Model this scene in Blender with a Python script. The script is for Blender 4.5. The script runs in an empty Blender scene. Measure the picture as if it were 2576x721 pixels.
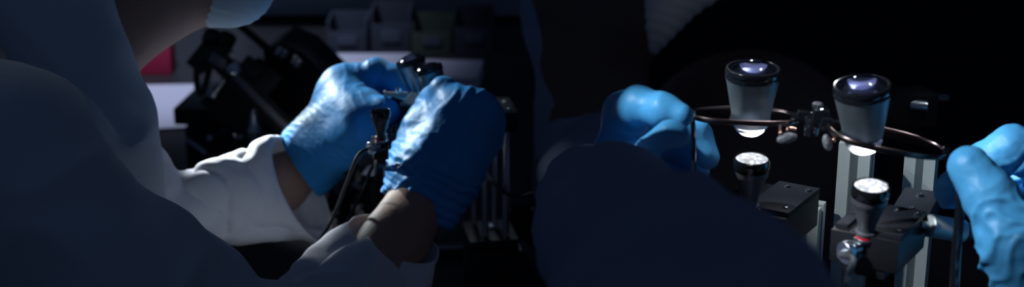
import bpy, bmesh, math, random
import numpy as np
from mathutils import Vector, Matrix

random.seed(7)
RNG = np.random.RandomState(5)
SC = bpy.context.scene
COL = SC.collection

# ---------------------------------------------------------------- camera frame
F_PX = 3900.0
PITCH = math.radians(18.0)
CAM = np.array([0.0, 0.0, 1.45])
FW = np.array([0.0, math.cos(PITCH), -math.sin(PITCH)])
RT = np.array([1.0, 0.0, 0.0])
UP = np.array([0.0, math.sin(PITCH), math.cos(PITCH)])
ZUP = np.array([0.0, 0.0, 1.0])
BENCH = 0.95


def P(px, py, d):
    return CAM + d * (FW + (px - 1288.0) / F_PX * RT - (py - 360.5) / F_PX * UP)


def V(dx, dy, d, dd=0.0):
    return d / F_PX * (dx * RT - dy * UP) + dd * FW


def unit(v):
    v = np.asarray(v, float)
    return v / np.linalg.norm(v)


def px_on_bench(px, py, h=0.0):
    """the point of the bench top (plus h) that lies on a picture ray"""
    r = FW + (px - 1288.0) / F_PX * RT - (py - 360.5) / F_PX * UP
    t = (BENCH + 0.0004 + h - CAM[2]) / r[2]
    return CAM + t * r


# ---------------------------------------------------------------- materials
def mat(name, color, rough=0.5, metal=0.0, bump=0.0, bscale=200.0, vary=0.0, vscale=20.0, trans=0.0, ior=1.45,
        sheen=0.0, spec=0.5, emit=None, estr=0.0, coat=0.0, stretch=None, sss=0.0, detail=4.0):
    m = bpy.data.materials.new(name)
    m.use_nodes = True
    nt = m.node_tree
    b = nt.nodes['Principled BSDF']
    b.inputs['Base Color'].default_value = (*color, 1)
    b.inputs['Roughness'].default_value = rough
    b.inputs['Metallic'].default_value = metal
    b.inputs['IOR'].default_value = ior
    b.inputs['Transmission Weight'].default_value = trans
    b.inputs['Specular IOR Level'].default_value = spec
    b.inputs['Sheen Weight'].default_value = sheen
    b.inputs['Coat Weight'].default_value = coat
    if sss:
        b.inputs['Subsurface Weight'].default_value = sss
        b.inputs['Subsurface Scale'].default_value = 0.004
    if emit:
        b.inputs['Emission Color'].default_value = (*emit, 1)
        b.inputs['Emission Strength'].default_value = estr
    tc = nt.nodes.new('ShaderNodeTexCoord')
    src = tc.outputs['Object']
    if stretch:
        mp = nt.nodes.new('ShaderNodeMapping')
        mp.inputs['Scale'].default_value = stretch
        nt.links.new(src, mp.inputs['Vector'])
        src = mp.outputs['Vector']
    nz = nt.nodes.new('ShaderNodeTexNoise')
    nz.inputs['Scale'].default_value = vscale
    nz.inputs['Detail'].default_value = detail
    nt.links.new(src, nz.inputs['Vector'])
    if vary:
        mx = nt.nodes.new('ShaderNodeMix')
        mx.data_type = 'RGBA'
        mx.inputs[6].default_value = (*[max(0, c * (1 - vary)) for c in color], 1)
        mx.inputs[7].default_value = (*[min(1, c * (1 + vary)) for c in color], 1)
        nt.links.new(nz.outputs['Fac'], mx.inputs[0])
        nt.links.new(mx.outputs[2], b.inputs['Base Color'])
    if bump:
        n2 = nt.nodes.new('ShaderNodeTexNoise')
        n2.inputs['Scale'].default_value = bscale
        n2.inputs['Detail'].default_value = detail
        nt.links.new(src, n2.inputs['Vector'])
        bp = nt.nodes.new('ShaderNodeBump')
        bp.inputs['Strength'].default_value = bump
        bp.inputs['Distance'].default_value = 0.002
        nt.links.new(n2.outputs['Fac'], bp.inputs['Height'])
        nt.links.new(bp.outputs['Normal'], b.inputs['Normal'])
    return m


M = {}
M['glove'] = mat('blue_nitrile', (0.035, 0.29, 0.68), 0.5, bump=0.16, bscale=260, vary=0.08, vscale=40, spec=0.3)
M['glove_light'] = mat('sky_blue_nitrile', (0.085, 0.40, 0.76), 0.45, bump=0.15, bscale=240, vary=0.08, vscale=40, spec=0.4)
M['coat'] = mat('white_coat_cloth', (0.62, 0.66, 0.72), 0.85, bump=0.25, bscale=900, vary=0.05, vscale=30, sheen=0.15, spec=0.2)
M['coat_darkened'] = mat('darkened_coat_cloth', (0.32, 0.34, 0.46), 0.9, bump=0.25, bscale=900, vary=0.08, vscale=25, spec=0.15)  # same pale coat cloth, its darkening put into the colour
M['skin_dark'] = mat('skin', (0.36, 0.23, 0.185), 0.55, bump=0.1, bscale=500, vary=0.1, vscale=60, spec=0.3)
M['skin_deep'] = mat('deep_skin', (0.20, 0.125, 0.10), 0.55, bump=0.1, bscale=500, vary=0.1, vscale=60, spec=0.3)
M['mask'] = mat('mask_fabric', (0.62, 0.78, 0.86), 0.85, bump=0.1, bscale=900, vary=0.04, vscale=40, spec=0.2)
M['mask_grey'] = mat('grey_mask_fabric', (0.78, 0.76, 0.78), 0.85, bump=0.1, bscale=900, vary=0.04, vscale=40, spec=0.2)
M['hair'] = mat('dark_hair', (0.02, 0.015, 0.013), 0.6, bump=0.5, bscale=300, stretch=(1, 1, 0.1))
M['trousers'] = mat('dark_trouser_cloth', (0.03, 0.035, 0.05), 0.9, bump=0.2, bscale=600)
M['black'] = mat('black_anodised_metal', (0.012, 0.013, 0.016), 0.38, metal=0.0, bump=0.05, bscale=900, vary=0.2, spec=0.5)
M['gloss_black'] = mat('polished_black_metal', (0.008, 0.009, 0.012), 0.14, bump=0.0, vary=0.2, spec=0.7, coat=0.4)
M['rig_black'] = mat('matt_black_rig', (0.014, 0.016, 0.022), 0.55, bump=0.08, bscale=500, vary=0.25, spec=0.3)
M['gun'] = mat('gunmetal', (0.22, 0.23, 0.26), 0.36, metal=1.0, bump=0.03, bscale=400, stretch=(1, 1, 12), vary=0.1)
M['steel'] = mat('brushed_steel', (0.62, 0.65, 0.70), 0.30, metal=1.0, bump=0.04, bscale=300, stretch=(1, 1, 0.05), vary=0.06)
M['barrel'] = mat('brushed_barrel_metal', (0.19, 0.23, 0.255), 0.46, metal=0.8, bump=0.04, bscale=300, stretch=(1, 1, 15), vary=0.06)
M['lamp_metal'] = mat('grey_lamp_metal', (0.13, 0.135, 0.15), 0.38, metal=0.4, bump=0.03, bscale=300, stretch=(1, 1, 15), vary=0.1)
M['alu'] = mat('anodised_aluminium', (0.50, 0.54, 0.54), 0.42, metal=0.35, bump=0.03, bscale=200, stretch=(1, 1, 0.05), vary=0.05)
M['bronze'] = mat('bronze_frame_metal', (0.15, 0.11, 0.105), 0.28, metal=1.0, vary=0.1)
M['copper'] = mat('copper_wire', (0.75, 0.42, 0.32), 0.22, metal=1.0, vary=0.05)
M['chrome'] = mat('chrome', (0.82, 0.84, 0.86), 0.12, metal=1.0, vary=0.03)
M['glass'] = mat('clear_glass', (0.97, 0.98, 1.0), 0.02, trans=1.0, ior=1.45)
def thin_glass(name, tint, f0, rough=0.02):
    m = bpy.data.materials.new(name)
    m.use_nodes = True
    nt = m.node_tree
    nt.nodes.clear()
    out = nt.nodes.new('ShaderNodeOutputMaterial')
    tr = nt.nodes.new('ShaderNodeBsdfTransparent')
    gl = nt.nodes.new('ShaderNodeBsdfGlossy')
    mx = nt.nodes.new('ShaderNodeMixShader')
    lw = nt.nodes.new('ShaderNodeFresnel')
    tc = nt.nodes.new('ShaderNodeTexCoord')
    nz = nt.nodes.new('ShaderNodeTexNoise')
    bp = nt.nodes.new('ShaderNodeBump')
    nz.inputs['Scale'].default_value = 60
    bp.inputs['Strength'].default_value = 0.02
    bp.inputs['Distance'].default_value = 0.001
    nt.links.new(tc.outputs['Object'], nz.inputs['Vector'])
    nt.links.new(nz.outputs['Fac'], bp.inputs['Height'])
    nt.links.new(bp.outputs['Normal'], gl.inputs['Normal'])
    tr.inputs['Color'].default_value = (*tint, 1)
    gl.inputs['Color'].default_value = (0.9, 0.92, 1.0, 1)
    gl.inputs['Roughness'].default_value = rough
    lw.inputs['IOR'].default_value = f0
    nt.links.new(lw.outputs['Fac'], mx.inputs['Fac'])
    nt.links.new(tr.outputs[0], mx.inputs[1])
    nt.links.new(gl.outputs[0], mx.inputs[2])
    nt.links.new(mx.outputs[0], out.inputs['Surface'])
    return m


M['objective'] = thin_glass('coated_objective_glass', (0.90, 0.92, 1.0), 1.7, 0.06)
M['spectacle'] = thin_glass('spectacle_glass', (0.93, 0.96, 1.0), 1.5)
M['eyepiece'] = mat('frosted_eyepiece_glass', (0.95, 0.97, 0.98), 0.25, trans=0.35, ior=1.4, spec=0.6)
M['cell'] = mat('pale_lens_cell', (0.72, 0.72, 0.92), 0.28, metal=0.35, vary=0.25, vscale=300)  # pale lavender stands in for light rising through the barrel
M['lamp'] = mat('lit_lamp_lens', (0.25, 0.26, 0.32), 0.15, emit=(0.93, 0.96, 1.0), estr=1.3, bump=0.2, bscale=500)
M['dark_lens'] = mat('unlit_lamp_lens', (0.03, 0.035, 0.05), 0.06, spec=0.8, coat=0.6)
M['silicone'] = mat('clear_silicone', (0.22, 0.23, 0.26), 0.2, trans=0.5, ior=1.35, bump=0.5, bscale=500)
M['rubber'] = mat('black_rubber', (0.018, 0.019, 0.022), 0.42, bump=0.05, bscale=700, spec=0.5)
M['grey_rubber'] = mat('grey_cable_rubber', (0.16, 0.17, 0.19), 0.4, bump=0.03, bscale=700)
M['red'] = mat('red_ring', (0.65, 0.02, 0.05), 0.4, vary=0.1)
M['red_card'] = mat('red_card', (0.50, 0.025, 0.09), 0.7, vary=0.08, bump=0.05)
M['paper'] = mat('white_paper', (0.66, 0.66, 0.80), 0.8, bump=0.05, bscale=200, vary=0.04, vscale=10)
M['bench'] = mat('dark_bench_laminate', (0.028, 0.030, 0.036), 0.45, bump=0.05, bscale=300, vary=0.25, vscale=12)
M['wood'] = mat('brown_board', (0.17, 0.085, 0.055), 0.6, bump=0.1, bscale=120, stretch=(1, 8, 1), vary=0.3, vscale=30)
M['wall'] = mat('black_wall_paint', (0.012, 0.012, 0.016), 0.8, bump=0.1, bscale=60, vary=0.2, vscale=3)
M['panel'] = mat('blue_grey_panel', (0.46, 0.55, 0.64), 0.6, bump=0.04, bscale=80, vary=0.15, vscale=4)
M['bin'] = mat('slate_bin_plastic', (0.055, 0.068, 0.10), 0.55, bump=0.04, bscale=80, vary=0.15, vscale=6)
M['green_bin'] = mat('dull_green_plastic', (0.075, 0.10, 0.085), 0.55, bump=0.04, bscale=80, vary=0.15, vscale=6)
M['shelf'] = mat('dark_shelf_laminate', (0.09, 0.11, 0.16), 0.6, bump=0.04, bscale=80, vary=0.15, vscale=6)
M['floor'] = mat('dark_floor_vinyl', (0.03, 0.032, 0.038), 0.5, bump=0.05, bscale=40, vary=0.2, vscale=3)


nt_ = M['lamp'].node_tree
vo_ = nt_.nodes.new('ShaderNodeTexVoronoi')
vo_.inputs['Scale'].default_value = 420
tc_ = nt_.nodes.new('ShaderNodeTexCoord')
mr_ = nt_.nodes.new('ShaderNodeMapRange')
mr_.inputs[1].default_value, mr_.inputs[2].default_value, mr_.inputs[3].default_value, mr_.inputs[4].default_value = 0.0, 0.55, 2.0, 0.5
nt_.links.new(tc_.outputs['Object'], vo_.inputs['Vector'])
nt_.links.new(vo_.outputs['Distance'], mr_.inputs[0])
nt_.links.new(mr_.outputs[0], nt_.nodes['Principled BSDF'].inputs['Emission Strength'])


# ---------------------------------------------------------------- object helpers
def set_props(o, label=None, cat=None, group=None, kind=None):
    for k, v in (('label', label), ('category', cat), ('group', group), ('kind', kind)):
        if v:
            o[k] = v


def world_loc(o):
    w = np.zeros(3)
    while o is not None:
        w += np.array(o.location)
        o = o.parent
    return w


def thing(name, loc, label, cat, group=None):
    o = bpy.data.objects.new(name, None)
    COL.objects.link(o)
    o.location = tuple(loc)
    o.empty_display_size = 0.02
    set_props(o, label, cat, group)
    return o


def obj(name, verts, faces, m, parent=None, origin=None, smooth=35):
    """link ONE mesh object; verts in world space"""
    verts = np.asarray(verts, float)
    base = world_loc(parent) if parent is not None else np.zeros(3)
    if origin is None:
        origin = base if parent is not None else np.array([verts[:, 0].mean(), verts[:, 1].mean(), verts[:, 2].min()])
    me = bpy.data.meshes.new(name)
    me.from_pydata((verts - origin).tolist(), [], [tuple(int(i) for i in f) for f in faces])
    me.materials.append(m)
    me.validate()
    if smooth:
        me.shade_smooth()
        if smooth < 180:
            me.set_sharp_from_angle(angle=math.radians(smooth))
    me.update()
    o = bpy.data.objects.new(name, me)
    COL.objects.link(o)
    o.location = tuple(np.asarray(origin) - base)
    if parent is not None:
        o.parent = parent
    return o


class MB:
    """collects closed shapes into one mesh"""

    def __init__(s):
        s.v, s.f = [], []

    def add(s, v, f):
        n = len(s.v)
        s.v.extend(np.asarray(v).tolist())
        s.f.extend([tuple(int(i) + n for i in q) for q in f])
        return s

    def box(s, c, ax, half, bevel=0.0):
        bm = bmesh.new()
        bmesh.ops.create_cube(bm, size=2.0)
        for v in bm.verts:
            v.co = Vector((v.co.x * half[0], v.co.y * half[1], v.co.z * half[2]))
        if bevel:
            bmesh.ops.bevel(bm, geom=list(bm.edges), offset=bevel, segments=2, profile=0.7, affect='EDGES')
        bm.verts.index_update()
        L = np.array([list(v.co) for v in bm.verts])
        W = np.asarray(c) + L[:, :1] * ax[0] + L[:, 1:2] * ax[1] + L[:, 2:] * ax[2]
        s.add(W, [[v.index for v in f.verts] for f in bm.faces])
        bm.free()
        return s

    def lathe(s, c, axis, prof, n=48, wob=0.0, knurl=0, kd=0.0):
        a = unit(axis)
        t = np.array([1.0, 0, 0]) if abs(a[0]) < 0.8 else np.array([0, 1.0, 0])
        e1 = unit(np.cross(a, t))
        e2 = np.cross(a, e1)
        ang = np.linspace(0, 2 * math.pi, n, endpoint=False)
        dirs = np.cos(ang)[:, None] * e1 + np.sin(ang)[:, None] * e2
        v, f = [], []
        m = len(prof)
        for (r, z) in prof:
            rr = np.full(n, max(r, 1e-6))
            if knurl:
                rr = rr + kd * np.sign(np.sin(ang * knurl))
            v.append(np.asarray(c) + a * z + dirs * rr[:, None])
        v = np.concatenate(v)
        for i in range(m - 1):
            for j in range(n):
                k = (j + 1) % n
                f.append((i * n + j, i * n + k, (i + 1) * n + k, (i + 1) * n + j))
        if prof[0][0] > 1e-5:
            f.append(tuple(reversed(range(n))))
        if prof[-1][0] > 1e-5:
            f.append(tuple((m - 1) * n + j for j in range(n)))
        return s.add(v, f)

    def tube(s, pts, r, n=12, res=8, closed=False, flat=None):
        pts = [np.asarray(p, float) for p in pts]
        rs = [np.asarray(q, float) for q in (r if hasattr(r, '__len__') else [r] * len(pts))]
        C, Rr = [], []
        N = len(pts)
        for i in range(N if closed else N - 1):
            g = (lambda k: pts[k % N]) if closed else (lambda k: pts[min(max(k, 0), N - 1)])
            gr = (lambda k: rs[k % N]) if closed else (lambda k: rs[min(max(k, 0), N - 1)])
            p0, p1, p2, p3 = g(i - 1), g(i), g(i + 1), g(i + 2)
            for q in range(res):
                t = q / res
                C.append(0.5 * ((2 * p1) + (-p0 + p2) * t + (2 * p0 - 5 * p1 + 4 * p2 - p3) * t * t + (-p0 + 3 * p1 - 3 * p2 + p3) * t ** 3))
                Rr.append(gr(i) * (1 - t) + gr(i + 1) * t)
        if not closed:
            C.append(pts[-1])
            Rr.append(rs[-1])
        C = np.array(C)
        K = len(C)
        up = None
        v = []
        for i in range(K):
            tn = unit(C[(i + 1) % K] - C[i - 1]) if closed else unit(C[min(i + 1, K - 1)] - C[max(i - 1, 0)])
            if flat is not None:
                up = unit(flat - tn * np.dot(flat, tn))
            elif up is None:
                t0 = ZUP if abs(tn[2]) < 0.9 else RT
                up = unit(t0 - tn * np.dot(t0, tn))
            else:
                up = unit(up - tn * np.dot(up, tn))
            sd = np.cross(tn, up)
            rr = Rr[i]
            ru, rv = rr if rr.ndim else (rr, rr)
            for j in range(n):
                a = 2 * math.pi * j / n
                v.append(C[i] + up * math.cos(a) * ru + sd * math.sin(a) * rv)
        f = []
        for i in range(K if closed else K - 1):
            i2 = (i + 1) % K
            for j in range(n):
                k = (j + 1) % n
                f.append((i * n + j, i * n + k, i2 * n + k, i2 * n + j))
        if not closed:
            f.append(tuple(reversed(range(n))))
            f.append(tuple((K - 1) * n + j for j in range(n)))
        return s.add(v, f)

    def ball(s, c, ax, rad, n=24):
        v, f = [], []
        for i in range(1, n // 2):
            th = math.pi * i / (n // 2)
            for j in range(n):
                ph = 2 * math.pi * j / n
                v.append(np.asarray(c) + ax[0] * rad[0] * math.sin(th) * math.cos(ph) + ax[1] * rad[1] * math.sin(th) * math.sin(ph) + ax[2] * rad[2] * math.cos(th))
        m = n // 2 - 1
        for i in range(m - 1):
            for j in range(n):
                k = (j + 1) % n
                f.append((i * n + j, (i + 1) * n + j, (i + 1) * n + k, i * n + k))
        t, b = len(v), len(v) + 1
        v.append(np.asarray(c) + ax[2] * rad[2])
        v.append(np.asarray(c) - ax[2] * rad[2])
        for j in range(n):
            k = (j + 1) % n
            f.append((t, j, k))
            f.append((b, (m - 1) * n + k, (m - 1) * n + j))
        return s.add(v, f)

    def prism(s, pts2, c, ax, h):
        """closed outline (counter-clockwise about ax[2]) extruded from -h to +h"""
        n = len(pts2)
        v = [np.asarray(c) + ax[0] * p[0] + ax[1] * p[1] - ax[2] * h for p in pts2] + [np.asarray(c) + ax[0] * p[0] + ax[1] * p[1] + ax[2] * h for p in pts2]
        f = [tuple(reversed(range(n))), tuple(range(n, 2 * n))]
        f += [(i, (i + 1) % n, n + (i + 1) % n, n + i) for i in range(n)]
        return s.add(v, f)

    def build(s, name, m, parent=None, smooth=35, origin=None):
        return obj(name, s.v, s.f, m, parent, origin, smooth)


# ---------------------------------------------------------------- implicit surfaces
def vnoise(p, seed=0):
    p = np.asarray(p, float)
    i = np.floor(p).astype(np.int64)
    f = p - i
    f = f * f * (3 - 2 * f)

    def h(a, b, c):
        n = (a * 73856093) ^ (b * 19349663) ^ (c * 83492791) ^ (seed * 2654435761)
        n = (n ^ (n >> 13)) * 1274126177
        return ((n ^ (n >> 16)) & 0xFFFF) / 65535.0
    out = 0
    for dx in (0, 1):
        for dy in (0, 1):
            for dz in (0, 1):
                w = (f[..., 0] if dx else 1 - f[..., 0]) * (f[..., 1] if dy else 1 - f[..., 1]) * (f[..., 2] if dz else 1 - f[..., 2])
                out = out + w * h(i[..., 0] + dx, i[..., 1] + dy, i[..., 2] + dz)
    return out * 2 - 1


def smin(a, b, k):
    if k <= 0:
        return np.minimum(a, b)
    h = np.maximum(k - np.abs(a - b), 0) / k
    return np.minimum(a, b) - h * h * k * 0.25


class Field:
    def __init__(s, lo, hi, h):
        s.lo = np.asarray(lo, float)
        s.h = h
        s.n = np.ceil((np.asarray(hi) - s.lo) / h).astype(int) + 1
        s.ax = [s.lo[i] + np.arange(s.n[i]) * h for i in range(3)]
        s.far = 0.08

    def blank(s):
        return np.full(tuple(s.n), s.far, np.float32)

    def cone(s, vol, a, b, ra, rb, k):
        mg = k + 0.014
        sl = []
        for i in range(3):
            l = min(a[i] - ra, b[i] - rb) - mg
            u = max(a[i] + ra, b[i] + rb) + mg
            i0 = max(0, int((l - s.lo[i]) / s.h))
            i1 = min(s.n[i], int((u - s.lo[i]) / s.h) + 2)
            if i1 <= i0:
                return
            sl.append(slice(i0, i1))
        X = s.ax[0][sl[0]][:, None, None].astype(np.float32)
        Y = s.ax[1][sl[1]][None, :, None].astype(np.float32)
        Z = s.ax[2][sl[2]][None, None, :].astype(np.float32)
        ab = b - a
        L2 = max(float(ab @ ab), 1e-12)
        t = np.clip(((X - a[0]) * ab[0] + (Y - a[1]) * ab[1] + (Z - a[2]) * ab[2]) / L2, 0, 1)
        d = np.sqrt((X - a[0] - t * ab[0]) ** 2 + (Y - a[1] - t * ab[1]) ** 2 + (Z - a[2] - t * ab[2]) ** 2) - (ra + (rb - ra) * t)
        vol[tuple(sl)] = smin(vol[tuple(sl)], d.astype(np.float32), k)

    def chain(s, pts, k, vol=None):
        vol = s.blank() if vol is None else vol
        for (a, ra), (b, rb) in zip(pts[:-1], pts[1:]):
            s.cone(vol, a, b, ra, rb, k)
        return vol

    def plane(s, p, n):
        n = unit(n)
        return ((s.ax[0][:, None, None] - p[0]) * n[0] + (s.ax[1][None, :, None] - p[1]) * n[1] + (s.ax[2][None, None, :] - p[2]) * n[2]).astype(np.float32)

    def mesh(s, vol):
        """surface nets"""
        n = s.n
        sg = vol < 0
        c = np.zeros(tuple(n - 1), np.int8)
        for dx in (0, 1):
            for dy in (0, 1):
                for dz in (0, 1):
                    c += sg[dx:n[0] - 1 + dx, dy:n[1] - 1 + dy, dz:n[2] - 1 + dz]
        act = (c > 0) & (c < 8)
        ids = np.argwhere(act)
        idx = np.full(tuple(n - 1), -1, np.int64)
        idx[act] = np.arange(len(ids))
        acc = np.zeros((len(ids), 3))
        cnt = np.zeros(len(ids))
        cor = [(x, y, z) for x in (0, 1) for y in (0, 1) for z in (0, 1)]
        for a in cor:
            for ax in range(3):
                if a[ax]:
                    continue
                b = list(a)
                b[ax] = 1
                va = vol[ids[:, 0] + a[0], ids[:, 1] + a[1], ids[:, 2] + a[2]]
                vb = vol[ids[:, 0] + b[0], ids[:, 1] + b[1], ids[:, 2] + b[2]]
                m = (va < 0) != (vb < 0)
                t = np.where(m, va / np.where(m, va - vb, 1), 0)
                for q in range(3):
                    acc[:, q] += m * (a[q] + (t if q == ax else 0))
                cnt += m
        vt = s.lo + (ids + acc / cnt[:, None]) * s.h
        quads = []
        for ax in range(3):
            o1, o2 = [(1, 2), (2, 0), (0, 1)][ax]
            sA = [slice(None)] * 3
            sB = [slice(None)] * 3
            sA[ax] = slice(0, n[ax] - 1)
            sB[ax] = slice(1, n[ax])
            A, B = sg[tuple(sA)], sg[tuple(sB)]
            e = np.argwhere(A != B)
            e = e[(e[:, o1] > 0) & (e[:, o2] > 0) & (e[:, o1] < n[o1] - 1) & (e[:, o2] < n[o2] - 1)]
            fl = A[e[:, 0], e[:, 1], e[:, 2]]
            q = []
            for (u, w) in ((1, 1), (0, 1), (0, 0), (1, 0)):
                g = e.copy()
                g[:, o1] -= u
                g[:, o2] -= w
                q.append(idx[g[:, 0], g[:, 1], g[:, 2]])
            q = np.stack(q, 1)
            q[~fl] = q[~fl][:, ::-1]
            quads.append(q)
        return vt, np.concatenate(quads)


def vnormals(v, q):
    d1 = v[q[:, 2]] - v[q[:, 0]]
    d2 = v[q[:, 3]] - v[q[:, 1]]
    fn = np.cross(d1, d2)
    n = np.zeros_like(v)
    for i in range(4):
        np.add.at(n, q[:, i], fn)
    return n / np.maximum(np.linalg.norm(n, axis=1), 1e-12)[:, None]


def relax(v, q, it=2, w=0.5):
    for _ in range(it):
        acc = np.zeros_like(v)
        cnt = np.zeros(len(v))
        for i in range(4):
            a, b = q[:, i], q[:, (i + 1) % 4]
            np.add.at(acc, a, v[b])
            np.add.at(acc, b, v[a])
            np.add.at(cnt, a, 1)
            np.add.at(cnt, b, 1)
        v = v * (1 - w) + w * acc / np.maximum(cnt, 1)[:, None]
    return v


def bounds(chains, pad):
    pts = np.array([np.asarray(p) - r for ch in chains for p, r in ch] + [np.asarray(p) + r for ch in chains for p, r in ch])
    return pts.min(0) - pad, pts.max(0) + pad


def J(px, py, d, rmm):
    return (P(px, py, d), rmm / 1000.0)


def JP(px, py, d, rpx):
    return (P(px, py, d), rpx * d / F_PX)


def sdf_obj(name, m, chains, h, parent=None, k=0.01, it=2, disp=None, cut=None, origin=None, pad=0.012, extra=None):
    lo, hi = bounds(chains, pad + k)
    fd = Field(lo, hi, h)
    vol = fd.blank()
    for ch in chains:
        vol = smin(vol, fd.chain(ch, min(k, 0.005)), k)
    if extra:
        vol = extra(fd, vol)
    for (p, n) in (cut or []):
        vol = np.maximum(vol, fd.plane(p, n))
    v, q = fd.mesh(vol)
    v = relax(v, q, it)
    if disp:
        v = v + vnormals(v, q) * disp(v, vnormals(v, q))[:, None]
    return obj(name, v, q, m, parent, origin, 180)


def make_glove(name, m, palm, fingers, parent, cuff_p, cuff_n, bore, disp, h=0.0010, kp=0.010, kf=0.003, kj=0.007):
    """a hand in a glove: palm chains, five finger chains, an open cuff where the wrist goes in"""
    lo, hi = bounds(palm + fingers, 0.012 + kp)
    fd = Field(lo, hi, h)
    pv = fd.blank()
    for ch in palm:
        pv = smin(pv, fd.chain(ch, 0.003), kp)
    fv = fd.blank()
    for ch in fingers:
        one = fd.chain(ch, kf)
        fv = smin(fv, one, 0.0015)
    vol = smin(pv, fv, kj)
    vol = np.maximum(vol, fd.plane(cuff_p, cuff_n))
    bv = fd.chain(bore, 0.002)
    vol = np.maximum(vol, -bv)
    v, q = fd.mesh(vol)
    v = relax(v, q, 3)
    nn = vnormals(v, q)
    v = v + nn * disp(v, nn)[:, None]
    return obj(name, v, q, m, parent, None, 180)


def band(x, c, w):
    return np.exp(-((x - c) / w) ** 2)


def folds(v, p0, axis, spacing, amp, lo, hi, seed, warp=0.6, sharp=1.6):
    """ridges that run around an axis between the stations lo and hi (metres from p0)"""
    a = unit(axis)
    s = (v - p0) @ a
    s2 = s + warp * spacing * (vnoise(v / (spacing * 3.0), seed) + 0.5 * vnoise(v / (spacing * 1.3), seed + 1))
    w = 1 / (1 + np.exp(-(s - lo) / 0.003)) * 1 / (1 + np.exp((s - hi) / 0.004))
    r = (0.5 + 0.5 * np.sin(2 * math.pi * s2 / spacing)) ** sharp
    patch = 0.45 + 0.55 * vnoise(v / 0.022, seed + 2)
    return amp * w * (r - 0.35) * np.clip(patch + 0.35, 0.1, 1.2)


# ================================================================ the setting
def slab(name, lo, hi, m, bevel=0.0, kind='structure'):
    c = (np.array(lo) + np.array(hi)) / 2
    hf = (np.array(hi) - np.array(lo)) / 2
    o = MB().box(c, np.eye(3), hf, bevel).build(name, m, None, 30)
    o['kind'] = kind
    return o


slab('floor', (-2.6, -1.6, -0.05), (2.6, 2.6, 0.0), M['floor'])
slab('wall_back', (-2.6, 2.12, 0.0), (2.6, 2.22, 2.8), M['wall'])
slab('trim_1', (-2.4, 2.095, 0.955), (0.06, 2.12, 2.0), M['panel'], 0.003)     # blue-grey panelling over the bench

# benches
bt = thing('lab_bench', (-0.65, 1.6, 0.0), 'long dark lab bench under the rod stage and the black rig', 'bench')
MB().box(np.array([-0.6875, 1.585, BENCH - 0.02]), np.eye(3), (0.7125, 0.505, 0.02), 0.004).build('bench_top', M['bench'], bt)
for x in (-1.34, -0.03):
    for y in (1.14, 2.03):
        MB().box(np.array([x, y, 0.455]), np.eye(3), (0.025, 0.025, 0.455), 0.003).build('leg', M['rig_black'], bt)
b2 = thing('lab_bench', (0.6, 0.7, 0.0), 'dark lab bench below the lit lamp heads at right', 'bench')
MB().box(np.array([0.66, 0.735, BENCH - 0.02]), np.eye(3), (0.62, 0.295, 0.02), 0.004).build('bench_top', M['bench'], b2)
for x in (0.09, 1.23):
    for y in (0.49, 0.98):
        MB().box(np.array([x, y, 0.455]), np.eye(3), (0.025, 0.025, 0.455), 0.003).build('leg', M['rig_black'], b2)

# ================================================================ person at the left (rod stage)
def coat_folds(seed, amp, sc=(0.05, 0.09)):
    def f(v, n):
        w = v + 0.02 * np.stack([vnoise(v / 0.06, seed + i) for i in range(3)], 1)
        a = vnoise(w / np.array([sc[0], sc[0], sc[1]]), seed + 5)
        b = vnoise(w / np.array([sc[1] * 0.6, sc[0] * 0.6, sc[0] * 0.5]), seed + 9)
        return amp * ((1 - np.abs(a)) ** 3 - 0.4) + amp * 0.5 * b
    return f


def skin_disp(seed):
    return lambda v, n: 0.0004 * vnoise(v / 0.006, seed)


PA = np.array([-0.36, 0.80, 0.0])
hipA = np.array([-0.36, 0.80, 0.92])
# one continuous body: head, neck, torso, both arms down into the gloves, legs
neckA = [JP(150, 300, 0.985, 95), JP(235, 95, 1.0, 135), JP(330, -60, 1.02, 160)]
headA = [JP(330, -60, 1.02, 165), JP(400, -330, 1.04, 310), JP(330, -420, 1.04, 320)]
jawA = [JP(395, -100, 1.03, 165), JP(575, -35, 1.03, 72)]
jawA2 = [JP(440, -220, 1.03, 200), JP(600, -170, 1.03, 130), JP(590, -60, 1.03, 75)]
noseA = [JP(690, -260, 1.03, 40), JP(745, -200, 1.03, 36)]
torA = [JP(150, 300, 0.985, 95), JP(160, 460, 0.96, 130), (hipA + np.array([0, 0, 0.08]), 0.105), (hipA, 0.10)]
shA = [JP(170, 360, 0.96, 95), JP(60, 400, 0.86, 110)]
armRA = [JP(60, 400, 0.86, 110), JP(400, 900, 0.88, 130), JP(760, 875, 0.925, 100), JP(905, 735, 0.968, 95), JP(992, 605, 0.998, 86), JP(1060, 500, 1.03, 80), JP(1090, 440, 1.03, 55)]
armLA = [JP(230, 400, 1.03, 80), JP(390, 580, 1.05, 80), JP(560, 510, 1.08, 74), JP(700, 465, 1.115, 74), JP(775, 392, 1.13, 66), JP(810, 340, 1.13, 45)]
legs = []
for sx in (-0.07, 0.08):
    legs.append([(hipA + np.array([sx, 0.0, 0]), 0.085), (np.array([PA[0] + sx * 1.3, 0.83, 0.48]), 0.058), (np.array([PA[0] + sx * 1.4, 0.80, 0.07]), 0.040)])
    legs.append([(np.array([PA[0] + sx * 1.4, 0.80, 0.045]), 0.042), (np.array([PA[0] + sx * 1.4 + 0.12, 0.86, 0.036]), 0.034)])
bodyA = sdf_obj('person', M['skin_dark'], [neckA, headA, jawA, jawA2, noseA, torA, shA, armRA, armLA] + legs, 0.005, k=0.03, it=3, origin=PA)
set_props(bodyA, 'person in a pale lab coat leaning over the rod stage at the left', 'person')

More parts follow.
